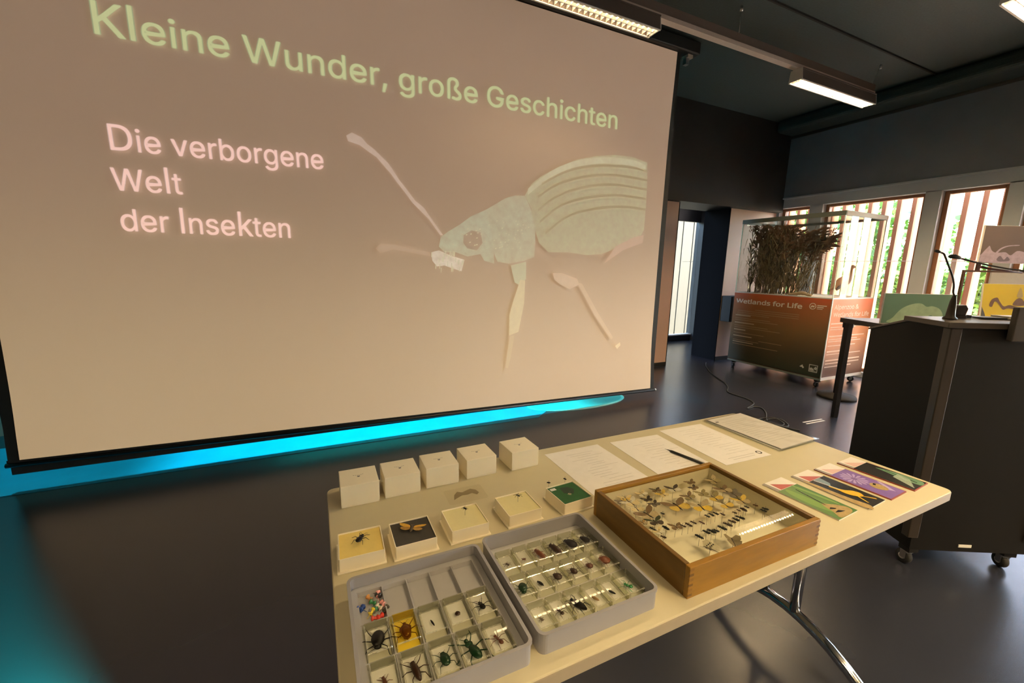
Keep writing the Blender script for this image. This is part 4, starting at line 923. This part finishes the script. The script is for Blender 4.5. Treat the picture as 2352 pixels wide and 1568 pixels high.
# ================================================================== LECTERN
A0 = math.radians(-27.55)
pod = empty('lectern', (2.373, .756, 0), A0); tag(pod, 'dark wheeled lectern standing beyond the end of the table', 'lectern')
pod_m = mat('lectern_black_brown', (0.0045, 0.0036, 0.0026), 0.6, n=(18, .15), bump=.02, spec=.28)
stripe_m = mat('lectern_corner_brown', (0.035, 0.027, 0.02), 0.4)
PW, PD = .50, .42
def side_prism(x0, x1, prof, name, m_, parent, bevel=0):
    return MB().prism(prof, x0, x1, T=Matrix(((0, 0, 1, 0), (1, 0, 0, 0), (0, 1, 0, 0), (0, 0, 0, 1)))).build(name, m_, parent, bevel=bevel)
side_prism(0.0, .02, [(.0, .10), (PD, .10), (PD, 1.045), (.2, 1.118), (0, 1.112)], 'side_panel', pod_m, pod)
side_prism(PW - .02, PW, [(.0, .10), (PD, .10), (PD, 1.045), (.2, 1.118), (0, 1.112)], 'side_panel', pod_m, pod)
MB().box((.02, 0.0, .10), (PW - .02, .02, 1.112)).build('front_panel', pod_m, pod)
MB().box((.02, PD - .02, .10), (PW - .02, PD, 1.04)).build('back_panel', pod_m, pod)
MB().box((.02, .02, .10), (PW - .02, PD - .02, .12)).build('bottom_panel', pod_m, pod)
MB().box((-.022, -.006, .16), (.024, .030, 1.112)).build('corner_post', stripe_m, pod, bevel=.004)
MB().box((PW - .024, -.006, .16), (PW + .022, .030, 1.112)).build('corner_post', stripe_m, pod, bevel=.004)
side_prism(-.040, PW + .04, [(-.01, 1.112), (.2, 1.118), (.2, 1.140), (-.01, 1.136)], 'top_board', mat('lectern_top', (0.07, 0.058, 0.05), .35), pod, .003)
side_prism(-.005, PW + .005, [(.2, 1.118), (PD + .01, 1.043), (PD + .01, 1.053), (.2, 1.130)], 'reading_slope', MATS['lectern_top'], pod, .002)
MB().box((.208, -.002, .122), (.264, 0, .135)).build('name_plate', white_metal, pod)
def caster(parent, x, y, big=1.0, m_=rubber):
    c = empty('caster', (x, y, 0), random.uniform(-.6, .6), parent)
    MB().lathe([(.010, -.011), (.030, -.011), (.033, -.006), (.033, .006), (.030, .011), (.010, .011)], 18).xf(Matrix.Translation((0, .012, .0335)) @ Matrix.Rotation(PI / 2, 4, 'Y')).build('wheel', m_, c)
    MB().lathe([(.004, -.0135), (.014, -.0135), (.014, .0135), (.004, .0135)], 14).xf(Matrix.Translation((0, .012, .0335)) @ Matrix.Rotation(PI / 2, 4, 'Y')).build('hub', white_metal, c)
    MB().box((-.016, -.012, .060), (.016, .02, .072)).box((-.018, -.006, .03), (-.0145, .018, .066)).box((.0145, -.006, .03), (.018, .018, .066)).build('fork', steel, c)
    MB().box((-.024, -.024, .072), (.024, .024, .10)).build('plate', black_plastic, c)
for x, y in ((.035, .04), (PW - .035, .04), (.035, PD - .04), (PW - .035, PD - .04)): caster(pod, x, y)
MB().box((.190, -.035, 1.066), (.330, -.012, 1.205)).build('sign_board', mat('sign_grey', (.06, .052, .046), .5), pod, bevel=.004)
MB().box((.2, -.014, 1.09), (.32, -.004, 1.112)).build('sign_clip', black_plastic, pod)
def podloc(x, y, z):
    return (2.373 + x * math.cos(A0) - y * math.sin(A0), .756 + x * math.sin(A0) + y * math.cos(A0), z)
mic_m = mat('mic_dark', (.028, .020, .014), .4)
mc = empty('gooseneck_microphone', podloc(.065, .10, 1.1395), A0); tag(mc, 'upright gooseneck microphone on the left of the lectern', 'microphone')
MB().lathe([(.024, 0), (.024, .004), (.016, .012), (.013, .05), (.011, .075), (.006, .098), (.0035, .102)], 18).build('base', mic_m, mc)
MB().tube(smooth_path([(0, 0, .10), (-.008, 0, .115), (-.011, 0, .142), (-.024, 0, .180), (-.051, 0, .228), (-.074, 0, .268), (-.081, 0, .275), (-.094, 0, .280)], 4), .0035, 8).build('neck', mic_m, mc)
MB().tube([(-.090, 0, .279), (-.098, 0, .281), (-.112, 0, .285), (-.116, 0, .286)], [.003, .0055, .006, .004], 10).build('head', black_plastic, mc)
m2 = empty('gooseneck_microphone', podloc(.475, .06, 1.1395), A0); tag(m2, 'second microphone on a long bent stem reaching in from the right', 'microphone')
MB().lathe([(.026, 0), (.026, .005), (.012, .014), (.006, .04)], 18).build('base', mic_m, m2)
MB().tube(smooth_path([(0, 0, .03), (0, .02, .10), (-.03, .07, .18), (-.095, .09, .210), (-.16, .09, .218), (-.225, .09, .228), (-.285, .09, .239), (-.335, .09, .250), (-.37, .09, .259)], 4), .0035, 8).build('neck', mic_m, m2)
MB().tube([(-.365, .09, .258), (-.373, .09, .260), (-.397, .09, .266), (-.411, .09, .266), (-.417, .09, .265)], [.003, .007, .0095, .009, .005], 12).build('head', black_plastic, m2)
MB().tube([(-.095, .095, .202), (-.165, .095, .210), (-.235, .095, .217), (-.27, .095, .224)], [.003, .004, .0045, .006], 8).build('clip_arm', mat('clip_red_brown', (.16, .04, .03), .4), m2)
dv = empty('desk_clip', podloc(.142, .15, 1.1405), A0); tag(dv, 'small dark hinged device beside the upright microphone', 'device')
MB().prism(rr(-.022, .026, -.02, .02, .006), 0, .012).build('foot', mic_m, dv)
MB().prism([(-.02, 0), (.022, .0), (.03, .03), (.018, .046), (-.014, .044), (-.024, .02)], -.016, .016, T=Matrix(((1, 0, 0, 0), (0, 0, 1, 0), (0, 1, 0, .012), (0, 0, 0, 1)))).build('body', mic_m, dv, bevel=.004)
MB().box((.024, -.01, .0), (.052, .012, .014)).build('cable_plug', black_plastic, dv)
nb = empty('note_pad', podloc(.388, .165, 1.1415), A0 + .03); tag(nb, 'cream notepad lying on the lectern top at the right', 'notepad')
MB().box((-.055, -.04, .0), (.055, .03, .010)).build('pages', mat('pad_cream', (.72, .66, .50), .7), nb)
MB().box((-.057, -.042, .010), (.057, .032, .012)).build('cover', card_m, nb)
bk = empty('black_folder', podloc(.275, .155, 1.1415), A0); tag(bk, 'thin black folder between the dark device and the notepad', 'folder')
MB().box((-.05, -.035, 0), (.05, .03, .006)).build('cover', black_plastic, bk); MB().box((-.048, -.034, .0015), (.049, -.0345, .0045)).build('pages', paper, bk)

# ================================================================== SHOWCASE
X0, X1, Y0, Y1 = 5.22, 6.07, 2.69, 3.90
vt = empty('wheeled_showcase', (X0, Y0, 0)); tag(vt, 'wheeled glass showcase with orange Wetlands for Life panels', 'showcase')
VW, VL = X1 - X0, Y1 - Y0
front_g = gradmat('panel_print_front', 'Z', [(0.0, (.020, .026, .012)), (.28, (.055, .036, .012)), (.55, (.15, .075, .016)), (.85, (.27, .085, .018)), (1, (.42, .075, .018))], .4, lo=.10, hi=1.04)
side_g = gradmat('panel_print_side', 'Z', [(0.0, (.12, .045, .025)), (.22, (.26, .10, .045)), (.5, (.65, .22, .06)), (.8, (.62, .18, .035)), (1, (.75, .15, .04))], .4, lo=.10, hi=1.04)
MB().box((.006, .006, .12), (VW, VL, 1.03)).build('cabinet', mat('cabinet_brown', (.10, .055, .03), .6), vt)
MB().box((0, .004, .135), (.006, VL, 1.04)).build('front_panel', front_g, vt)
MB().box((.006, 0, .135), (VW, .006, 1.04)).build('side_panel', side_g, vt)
alu = mat('showcase_aluminium', (.62, .60, .56), .35, .5)
MB().box((0, 0, .10), (VW, VL, .12)).build('base_frame', mat('base_frame_grey', (.20, .22, .20), .4, .3), vt)
MB().box((.004, -.002, .10), (VW, .0, .135)).build('base_strip', mat('base_strip_white', (.75, .68, .60), .5), vt)
MB().box((-.004, -.004, .12), (.006, .004, 1.05)).build('corner_strip', alu, vt)
MB().box((.02, .02, 1.03), (VW - .02, VL - .02, 1.045)).build('display_floor', mat('display_floor_tan', (.55, .42, .27), .8, n=(30, .2)), vt)
MB().ring(rr(0, VW, 0, VL, .002, 1), rr(.02, VW - .02, .02, VL - .02, .002, 1), 1.04, 1.052).build('glass_rail', alu, vt)
gl = clear('showcase_glass', (.955, .97, .955), 1.45, .01)
for a_, b_ in (((0.002, .004, 1.052), (.007, VL - .004, 1.945)), ((VW - .007, .004, 1.052), (VW - .002, VL - .004, 1.945)), ((.008, .002, 1.052), (VW - .008, .007, 1.945)), ((.008, VL - .007, 1.052), (VW - .008, VL - .002, 1.945))):
    MB().box(a_, b_).build('pane', gl, vt)
edge_m = mat('glass_edge', (.55, .68, .58), .2)
for x, y in ((.004, .004), (.004, VL - .004), (VW - .004, .004), (VW - .004, VL - .004)):
    MB().box((x - .004, y - .004, 1.045), (x + .004, y + .004, 1.95)).build('glass_edge', edge_m, vt)
MB().ring(rr(-.004, VW + .004, -.004, VL + .004, .003, 1), rr(.022, VW - .022, .022, VL - .022, .003, 1), 1.945, 1.995).build('top_frame', mat('top_frame_grey_green', (.115, .125, .105), .4, .2), vt)
MB().box((.01, -.006, 1.948), (VW, -.004, 1.992)).build('top_edge_strip', mat('top_edge_tan', (.52, .38, .22), .5), vt)  # thin tan strip along the side of the top frame
MB().box((.022, .022, 1.96), (VW - .022, VL - .022, 1.966)).build('top_pane', gl, vt)
for x, y in ((.06, .06), (.06, VL - .06), (VW - .06, .06), (VW - .06, VL - .06)): caster(vt, x, y)
TF = Matrix(((0, 0, -1, 0), (-1, 0, 0, 0), (0, 1, 0, 0), (0, 0, 0, 1)))       # lettering plane facing -X, reading towards -Y
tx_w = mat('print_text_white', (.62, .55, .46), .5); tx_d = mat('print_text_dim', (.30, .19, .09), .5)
def vf(y, z): return Matrix.Translation((-.0012, y - Y0, z)) @ TF
text('printed_title', 'Wetlands for Life', .865, .068, tx_w, vt, vf(3.865, .905), bold=.022)
mb = MB(); rws = []
for z, a_, b_ in ((.825, .30, .86), (.80, .06, .86), (.775, .05, .86), (.752, .05, .50)): rws.append((a_, b_, z, .006))
for z, a_, b_ in ((.70, .03, .52), (.675, .03, .62), (.60, .03, .50), (.575, .03, .66), (.50, .03, .46), (.425, .40, .70), (.40, .03, .40), (.345, .03, .66)): rws.append((a_, b_, z, .006))
lines(mb, rws, Matrix.Translation((-.0012, 3.90 - Y0 - .02, 0)) @ TF); mb.build('printed_text', tx_d, vt)
mb = MB(); lines(mb, [(.03, .25, .735, .011), (.03, .31, .635, .011), (.03, .20, .54, .011), (.03, .30, .455, .011), (.03, .33, .375, .009)], Matrix.Translation((-.0014, 3.90 - Y0 - .02, 0)) @ TF); mb.build('printed_headings', mat('print_text_mid', (.42, .30, .18), .5), vt)
lg = MB(); C_ = [(.037 * math.cos(i * PI / 12), .037 * math.sin(i * PI / 12)) for i in range(24)]; C2 = [(.030 * math.cos(i * PI / 12), .030 * math.sin(i * PI / 12)) for i in range(24)]
lg.ring(C_, C2, 0, .0006); lg.prism([(-.022, -.012), (-.008, .012), (.004, .004), (.016, .012), (.020, -.006), (.008, -.014), (.0, -.004), (-.010, -.016)], 0, .0006)
lg.xf(Matrix.Translation((-.0005, 2.886 - Y0, .945)) @ TF); lg.build('printed_emblem', tx_w, vt)
mb = MB(); lines(mb, [(0, .10, .952, .010), (0, .07, .932, .010), (0, .06, .915, .006)], Matrix.Translation((-.0012, 2.838 - Y0, 0)) @ TF); mb.build('printed_text', tx_w, vt)
lg = MB(); lg.ring([(0, 0), (.095, 0), (.095, .088), (0, .088)], [(.008, .008), (.087, .008), (.087, .080), (.008, .080)], 0, .0006)
lg.prism([(.010, .020), (.010, .045), (.030, .052), (.050, .038), (.062, .022), (.04, .018)], 0, .0006); lg.prism([(.052, .045), (.070, .070), (.085, .060), (.085, .035), (.070, .030)], 0, .0006); lg.prism([(.012, .010), (.084, .010), (.084, .015), (.012, .015)], 0, .0006)
lg.xf(Matrix.Translation((-.0005, 2.829 - Y0, .183)) @ TF); lg.build('printed_logo', mat('logo_grey', (.45, .44, .40), .5), vt)
lg = MB(); lg.prism([(0, .016), (.020, .034), (.034, .045), (.036, .030), (.052, .016), (.050, .004), (.036, .0), (.030, .012), (.016, .012)], 0, .0006)
lg.xf(Matrix.Translation((-.0005, 2.935 - Y0, .205)) @ TF); lg.build('printed_bird', MATS['logo_grey'], vt)
def vs_(x, z): return Matrix.Translation((x - X0, -.0012, z)) @ TS
tx_s = mat('print_text_light', (.85, .60, .46), .5)
text('printed_title', 'Alpenzoo &', .50, .062, tx_s, vt, vs_(5.275, .925), bold=.02)
text('printed_title', 'Wetlands for Life', .735, .062, tx_s, vt, vs_(5.275, .838), bold=.02)
mb = MB(); lines(mb, [(.04, .60, .755, .012), (.04, .55, .715, .008), (.04, .50, .69, .008), (.04, .76, .61, .012), (.04, .62, .575, .008), (.04, .70, .55, .009), (.04, .60, .50, .009), (.04, .32, .43, .016), (.04, .74, .40, .009), (.04, .74, .325, .016), (.04, .74, .29, .012), (.04, .58, .25, .012)], Matrix.Translation((0, -.0012, 0)) @ TS); mb.build('printed_text', tx_s, vt)
# reeds
rd = empty('reed_clump', (5.50, 3.45, 1.045)); tag(rd, 'dense clump of dry brown reeds inside the showcase', 'reeds')
rn = random.Random(11)
stm, lvm, plm = MB(), MB(), MB()
def reed(x, y, h, lx, ly, nl, plume):
    top = Vector((x + lx, y + ly, h)); b = Vector((x, y, 0))
    mid = b.lerp(top, .5) + Vector((rn.uniform(-.02, .02), rn.uniform(-.02, .02), 0))
    stm.tube([b, mid, top], [.004, .0035, .002], 5)
    for _ in range(nl):
        t = rn.uniform(.08, .98); p = b.lerp(mid, t * 2) if t < .5 else mid.lerp(top, t * 2 - 1)
        a = rn.uniform(0, 2 * PI); d = Vector((math.cos(a), math.sin(a), 0)); s_ = Vector((-d.y, d.x, 0)); Lf = rn.uniform(.10, .26); w_ = rn.uniform(.004, .009)
        pts = [p, p + d * Lf * .35 + Vector((0, 0, Lf * .45)), p + d * Lf * .75 + Vector((0, 0, Lf * .4)), p + d * Lf + Vector((0, 0, Lf * rn.uniform(-.4, .2)))]
        for q in pts:
            q.x = min(max(q.x, -.255), .50); q.y = min(max(q.y, -.52), .43); q.z = min(max(q.z, .003), .885)
        for k in range(3):
            lvm.add([pts[k] - s_ * w_ * (1 - k * .3), pts[k] + s_ * w_ * (1 - k * .3), pts[k + 1] + s_ * w_ * (.7 - k * .3), pts[k + 1] - s_ * w_ * (.7 - k * .3)], [(0, 1, 2, 3)], rn.randrange(2))
    if plume:
        for _ in range(34):
            a = rn.uniform(0, 2 * PI); d = Vector((math.cos(a) * .06, math.sin(a) * .06 + ly * .35, rn.uniform(.0, .09))) * rn.uniform(.5, 1.3); p = top + Vector((0, 0, rn.uniform(-.10, .02)))
            q = p + d; q2 = q + d * .5 + Vector((0, 0, -.03))
            for r_ in (q, q2): r_.x = min(max(r_.x, -.255), .50); r_.y = min(max(r_.y, -.55), .43); r_.z = min(r_.z, .885)
            plm.add([p - Vector((.002, .002, 0)), p + Vector((.002, .002, 0)), q + Vector((.006, .003, 0)), q2, q - Vector((.006, .003, 0))], [(0, 1, 2, 3, 4)], 0)
for i in range(120):
    reed(rn.uniform(-.20, .30), rn.uniform(.02, .38), rn.uniform(.50, .87), rn.uniform(-.04, .06), rn.uniform(-.08, .05), 16, i % 2 == 0)
for i in range(20):
    reed(rn.uniform(-.15, .25), rn.uniform(-.26, -.06), rn.uniform(.45, .80), rn.uniform(-.02, .06), rn.uniform(-.14, .02), 6, i % 2 == 0)
for i in range(9):
    reed(rn.uniform(-.1, .1), rn.uniform(-.22, -.10), rn.uniform(.62, .74), 0, rn.uniform(-.32, -.20), 4, True)
for mb, nm, mm in ((stm, 'stalks', [mat('reed_stalk', (.22, .16, .07), .8)]), (lvm, 'leaves', [mat('reed_leaf_dark', (.10, .072, .035), .8, n=(30, .4)), mat('reed_leaf_tan', (.25, .18, .08), .8, n=(30, .4))]), (plm, 'plumes', [mat('reed_plume', (.24, .13, .07), .9)])):
    o = mb.build(nm, mm, rd); o['kind'] = 'stuff'
# standing bird
bd = empty('ibis_model', (5.70, 2.83, 1.045)); tag(bd, 'brown long-necked wading bird standing in the showcase', 'bird')
bird_m = mat('bird_brown', (.32, .17, .10), .7, n=(40, .3)); beak_m = mat('bird_beak', (.28, .15, .09), .5)
rings = [((-.235, .02, .095), .004, .010), ((-.20, .018, .115), .012, .022), ((-.13, .012, .150), .040, .046), ((-.06, .006, .180), .058, .062), ((.0, 0, .205), .052, .058), ((.035, -.004, .235), .036, .040), ((.055, -.006, .275), .022, .023), ((.058, -.006, .315), .017, .018), ((.062, -.006, .345), .018, .019), ((.085, -.008, .362), .022, .022), ((.108, -.010, .360), .017, .016), ((.122, -.011, .354), .008, .008)]
bmb = MB(); vs, fs = [], []; n = 14
for i, (c, a_, b_) in enumerate(rings):
    c = Vector(c); pv = Vector(rings[max(i - 1, 0)][0]); nx_ = Vector(rings[min(i + 1, len(rings) - 1)][0]); t_ = (nx_ - pv).normalized(); sd_ = t_.cross(Vector((0, 1, 0))).normalized() if abs(t_.y) < .9 else Vector((0, 0, 1)); q_ = sd_.cross(t_)
    for j in range(n):
        an = 2 * PI * j / n; vs.append(c + sd_ * (b_ * math.sin(an)) + q_ * (a_ * math.cos(an)))
for i in range(len(rings) - 1):
    for j in range(n): fs.append((i * n + j, i * n + (j + 1) % n, (i + 1) * n + (j + 1) % n, (i + 1) * n + j))
fs += [tuple(range(n - 1, -1, -1)), tuple((len(rings) - 1) * n + j for j in range(n))]
bmb.add(vs, fs, 0, True)
for s in (-1, 1):
    bmb.tube([(-.03, s * .022, .15), (-.025, s * .022, .10), (-.045, s * .022, .055), (-.035, s * .022, .006)], [.016, .007, .0045, .004], 8)
    for a_ in (-.5, 0, .5): bmb.tube([(-.035, s * .022, .005), (-.035 + .04 * math.cos(a_), s * .022 + .04 * math.sin(a_), .003)], [.0035, .002], 6)
bmb.build('body', bird_m, bd)
MB().tube(smooth_path([(.118, -.011, .355), (.15, -.013, .350), (.18, -.015, .332), (.205, -.016, .305)], 4), [.008 - .0005 * i for i in range(13)], 8).build('beak', beak_m, bd)
MB().prism([(-.26, .10), (-.22, .135), (-.12, .165), (-.04, .20), (-.06, .165), (-.15, .12), (-.24, .085)], -.046, -.036, T=Matrix(((1, 0, 0, 0), (0, 0, 1, 0), (0, 1, 0, 0), (0, 0, 0, 1)))).build('wing', mat('bird_wing_dark', (.06, .04, .03), .6), bd)
for s in (-1, 1): MB().ell((.092, -.008 + s * .0205, .366), (.003, .002, .003), 0, 8, 5).build('eye', black_plastic, bd)
dw = MB().tube(smooth_path([(-.02, .14, .012), (.0, .06, .02), (.01, -.02, .035), (.0, -.08, .02), (-.02, -.14, .012)], 5), [.010 + .012 * math.sin(PI * i / 20) for i in range(21)], 8)
dw.tube([(0, -.07, .02), (0, -.11, .07), (-.01, -.10, .12)], [.010, .007, .003], 7)
tag(dw.build('driftwood', mat('driftwood_pale', (.45, .33, .21), .8, n=(30, .3)), None, (5.42, 3.16, 1.0455)), 'pale curved piece of driftwood at the foot of the reeds', 'driftwood')

# ================================================================== BARRIER, FLOOR THINGS, WALL BOX
belt_m = mat('belt_black', (.03, .025, .022), .6); belt_edge = mat('belt_edge_pale', (.55, .45, .38), .6)
def post(x, y, lab, belts):
    t = empty('barrier_post', (x, y, 0)); tag(t, lab, 'barrier')
    MB().lathe([(.175, 0), (.178, .012), (.170, .03), (.06, .042), (.045, .05)], 32).build('base', mat('barrier_base', (.012, .010, .009), .75, spec=.2), t)
    MB().lathe([(.036, .045), (.036, .77)], 20).build('pole', black_plastic, t)
    MB().lathe([(.044, .765), (.048, .77), (.048, .862), (.040, .872), (0.0, .873)], 20).build('head', black_plastic, t)
    for dx, dy in belts:
        d = Vector((dx, dy, 0)); d = d * (1 - .055 / d.length); n_ = Vector((-dy, dx, 0)).normalized() * .0015; p0 = d.normalized() * .045
        b = MB().add([p0 - n_ + Vector((0, 0, .79)), d - n_ + Vector((0, 0, .79)), d - n_ + Vector((0, 0, .84)), p0 - n_ + Vector((0, 0, .84)), p0 + n_ + Vector((0, 0, .79)), d + n_ + Vector((0, 0, .79)), d + n_ + Vector((0, 0, .84)), p0 + n_ + Vector((0, 0, .84))], [(0, 1, 2, 3), (5, 4, 7, 6), (3, 2, 6, 7), (1, 0, 4, 5)])
        bo = b.build('belt', belt_m, t)
        e_ = MB()
        for z in (.789, .838):
            n2 = n_ * 1.6
            e_.add([p0 - n2 + Vector((0, 0, z)), d - n2 + Vector((0, 0, z)), d - n2 + Vector((0, 0, z + .004)), p0 - n2 + Vector((0, 0, z + .004)), p0 + n2 + Vector((0, 0, z)), d + n2 + Vector((0, 0, z)), d + n2 + Vector((0, 0, z + .004)), p0 + n2 + Vector((0, 0, z + .004))], [(0, 1, 2, 3), (5, 4, 7, 6), (3, 2, 6, 7), (1, 0, 4, 5)])
        e_.build('belt_hem', belt_edge, bo)
post(5.07, 2.43, 'black belt barrier post in front of the orange showcase', [(1.08, -.15), (.9, -.55)])
post(6.19, 2.28, 'black barrier post by the windows hidden by the lectern', [])
post(6.00, 1.85, 'black barrier post near the pictures hidden by the lectern', [])
cab = [(5.108, 4.15), (4.921, 3.995), (4.655, 3.697), (4.489, 3.443), (4.378, 3.261), (4.255, 3.13), (4.127, 3.039), (4.071, 2.954), (4.064, 2.805), (4.038, 2.695), (3.977, 2.616), (3.86, 2.57), (3.775, 2.544), (3.80, 2.535), (3.877, 2.546), (3.918, 2.498), (3.829, 2.391), (3.658, 2.27), (3.58, 2.20), (3.62, 2.12), (3.70, 2.14), (3.72, 2.24), (3.64, 2.30), (3.55, 2.28), (3.54, 2.18), (3.62, 2.09), (3.70, 2.10), (3.74, 2.20), (3.66, 2.26), (3.58, 2.22), (3.62, 2.05), (3.66, 1.98)]
tag(MB().tube(smooth_path([(x, y, .006 + (.012 if 17 < i < 30 and i % 3 == 0 else 0)) for i, (x, y) in enumerate(cab)], 5), .0055, 7).build('power_cable', rubber), 'black cable snaking over the floor to a tangled coil', 'cable')
for (x0, x1, y0, y1, lab) in ((3.90, 4.15, 2.064, 2.052, 'nearer of two short white tape marks on the floor'), (3.91, 4.17, 2.098, 2.084, 'farther of two short white tape marks on the floor')):
    tag(MB().add([(x0, y0 - .007, .0006), (x1, y1 - .007, .0006), (x1, y1 + .007, .0006), (x0, y0 + .007, .0006), (x0, y0 - .007, 0), (x1, y1 - .007, 0), (x1, y1 + .007, 0), (x0, y0 + .007, 0)], [(0, 1, 2, 3), (0, 4, 5, 1), (2, 6, 7, 3), (1, 5, 6, 2), (3, 7, 4, 0)]).build('tape_mark', mat('tape_white', (.72, .66, .60), .5)), lab, 'tape')
wbx = empty('wall_box', (5.62, YB, .60)); tag(wbx, 'black box mounted on the pink wall behind the showcase', 'box')
MB().box((-.215, -.16, 0), (.40, 0, .37)).build('case', black_matte, wbx, bevel=.006)
MB().box((-.20, -.163, .015), (.385, -.16, .355)).build('door_panel', black_plastic, wbx)

# ================================================================== PICTURES BEHIND THE LECTERN
A1 = math.radians(-25.4)
et = empty('exhibit_table', (4.168, 1.771, 0), A1); tag(et, 'dark exhibit table hidden behind the lectern carrying the pictures', 'table')
MB().box((-.02, -.05, .89), (1.45, .40, .93)).build('tabletop', mat('exhibit_top', (.06, .05, .045), .4), et)
for x in (.03, 1.40):
    for y in (0, .35): MB().box((x - .02, y - .02, 0), (x + .02, y + .02, .89)).build('leg', black_plastic, et)
def world(T0, x, y, z):
    return (4.168 + x * math.cos(A1) - y * math.sin(A1), 1.771 + x * math.sin(A1) + y * math.cos(A1), z)
def picture(name, x, y, z, w_, h_, lab, base, shapes, lean=0.0, edge=None):
    t = empty(name, world(0, x, y, z), A1); tag(t, lab, 'picture', 'insect pictures behind the lectern')
    t.rotation_euler = (-lean, 0, A1)
    MB().box((0, 0, 0), (w_, .012, h_)).build('panel', edge or white_metal, t)
    mb = MB(); ms = [base]
    mb.add([(.002, -.0006, .002), (w_ - .002, -.0006, .002), (w_ - .002, -.0006, h_ - .002), (.002, -.0006, h_ - .002)], [(0, 1, 2, 3)], 0)
    for i, (m_, P) in enumerate(shapes):
        if m_ not in ms: ms.append(m_)
        P = [(min(max(a_, .004), .996), min(max(b_, .006), .994)) for a_, b_ in blob(P)]
        mb.add([(px * w_, -.0012 - .0002 * i, py * h_) for px, py in P], [tuple(range(len(P)))], ms.index(m_))
    mb.build('printed_picture', ms, t); return t
pg = mat('picture_green', (.12, .24, .16), .45, n=(3, .2)); pgl = mat('picture_pale_green', (.36, .52, .33), .45, n=(18, .3)); py_ = mat('picture_yellow', (.62, .47, .015), .4, n=(3, .12)); pdk = mat('picture_brown_grey', (.14, .105, .095), .45, n=(3, .15)); plc = mat('picture_lilac', (.44, .36, .46), .45, n=(30, .35)); ptw = mat('picture_twig', (.14, .075, .04), .5, n=(40, .4)); pgt = mat('picture_gold', (.38, .30, .10), .45)
picture('insect_picture', .02, .03, .93, .590, .245, 'green picture with a pale green caterpillar, behind the microphone', pg,
        [(pgl, [(.12, .02), (.16, .20), (.26, .50), (.40, .66), (.52, .68), (.60, .58), (.68, .60), (.78, .52), (.84, .34), (.86, .12), (.84, .02)]), (pg, [(.62, .22), (.68, .30), (.72, .22), (.66, .14)]), (pgt, [(.86, .06), (.92, .32), (1.0, .42), (1.0, .36), (.94, .26), (.90, .02)])])
st = empty('picture_stand', world(0, .74, .145, .93), A1); tag(st, 'thin brown metal frame stand beside the yellow picture', 'stand')
for x in (0, .62): MB().box((x - .008, -.008, 0), (x + .008, .008, .43)).build('upright', mat('stand_brown', (.10, .055, .035), .4, .5), st)
MB().box((-.008, -.008, .43), (.628, .008, .445)).build('crossbar', MATS['stand_brown'], st)
MB().box((.10, .0, .445), (.13, .012, .80)).build('picture_post', MATS['stand_brown'], st); MB().box((.50, .0, .445), (.53, .012, .80)).build('picture_post', MATS['stand_brown'], st)
MB().box((.22, -.012, .29), (.62, -.008, .43)).build('caption_plate', mat('caption_grey', (.42, .40, .36), .5), st)
MB().box((-.02, -.045, 0), (.64, .05, .014)).build('foot', MATS['stand_brown'], st)
yb = MB().box((-.03, -.05, 0), (.62, .05, .075)); o = yb.build('plinth_block', mat('plinth_white', (.6, .56, .5), .5), None, world(0, .80, .02, .93), A1); tag(o, 'low white plinth under the yellow picture', 'plinth')
picture('insect_picture', .795, .0, 1.0065, .60, .265, 'yellow picture with a dark twig-like insect', py_,
        [(ptw, [(.10, .34), (.13, .52), (.20, .58), (.24, .46), (.30, .32), (.38, .36), (.52, .30), (.70, .28), (1, .32), (1, .24), (.7, .20), (.5, .22), (.36, .26), (.29, .22), (.22, .40), (.17, .46), (.14, .30)]), (ptw, [(.42, .36), (.45, .52), (.50, .58), (.55, .52), (.58, .36)]), (pgt, [(.46, .62), (.50, .90), (.54, .62)]), (mat('picture_dark_corner', (.05, .05, .05), .5), [(0, 0), (.06, 0), (.02, .22), (0, .28)])], .10)
picture('insect_picture', .822, .128, 1.435, .60, .30, 'grey-brown picture with a pale lilac furry insect', pdk,
        [(plc, [(.0, .03), (.03, .26), (.08, .40), (.11, .46), (.15, .34), (.22, .28), (.34, .30), (.42, .22), (.5, .34), (.62, .30), (.8, .20), (1, .10), (1, .02)]), (plc, [(.20, .26), (.26, .40), (.36, .48), (.50, .50), (.50, .48), (.37, .455), (.28, .375), (.23, .26)]), (mat('picture_shadow', (.16, .13, .17), .5), [(.24, .10), (.28, .20), (.34, .10), (.38, .18), (.42, .08), (.3, .05)])], 0.0)
# small frosted lamp-like cylinder on the sill post
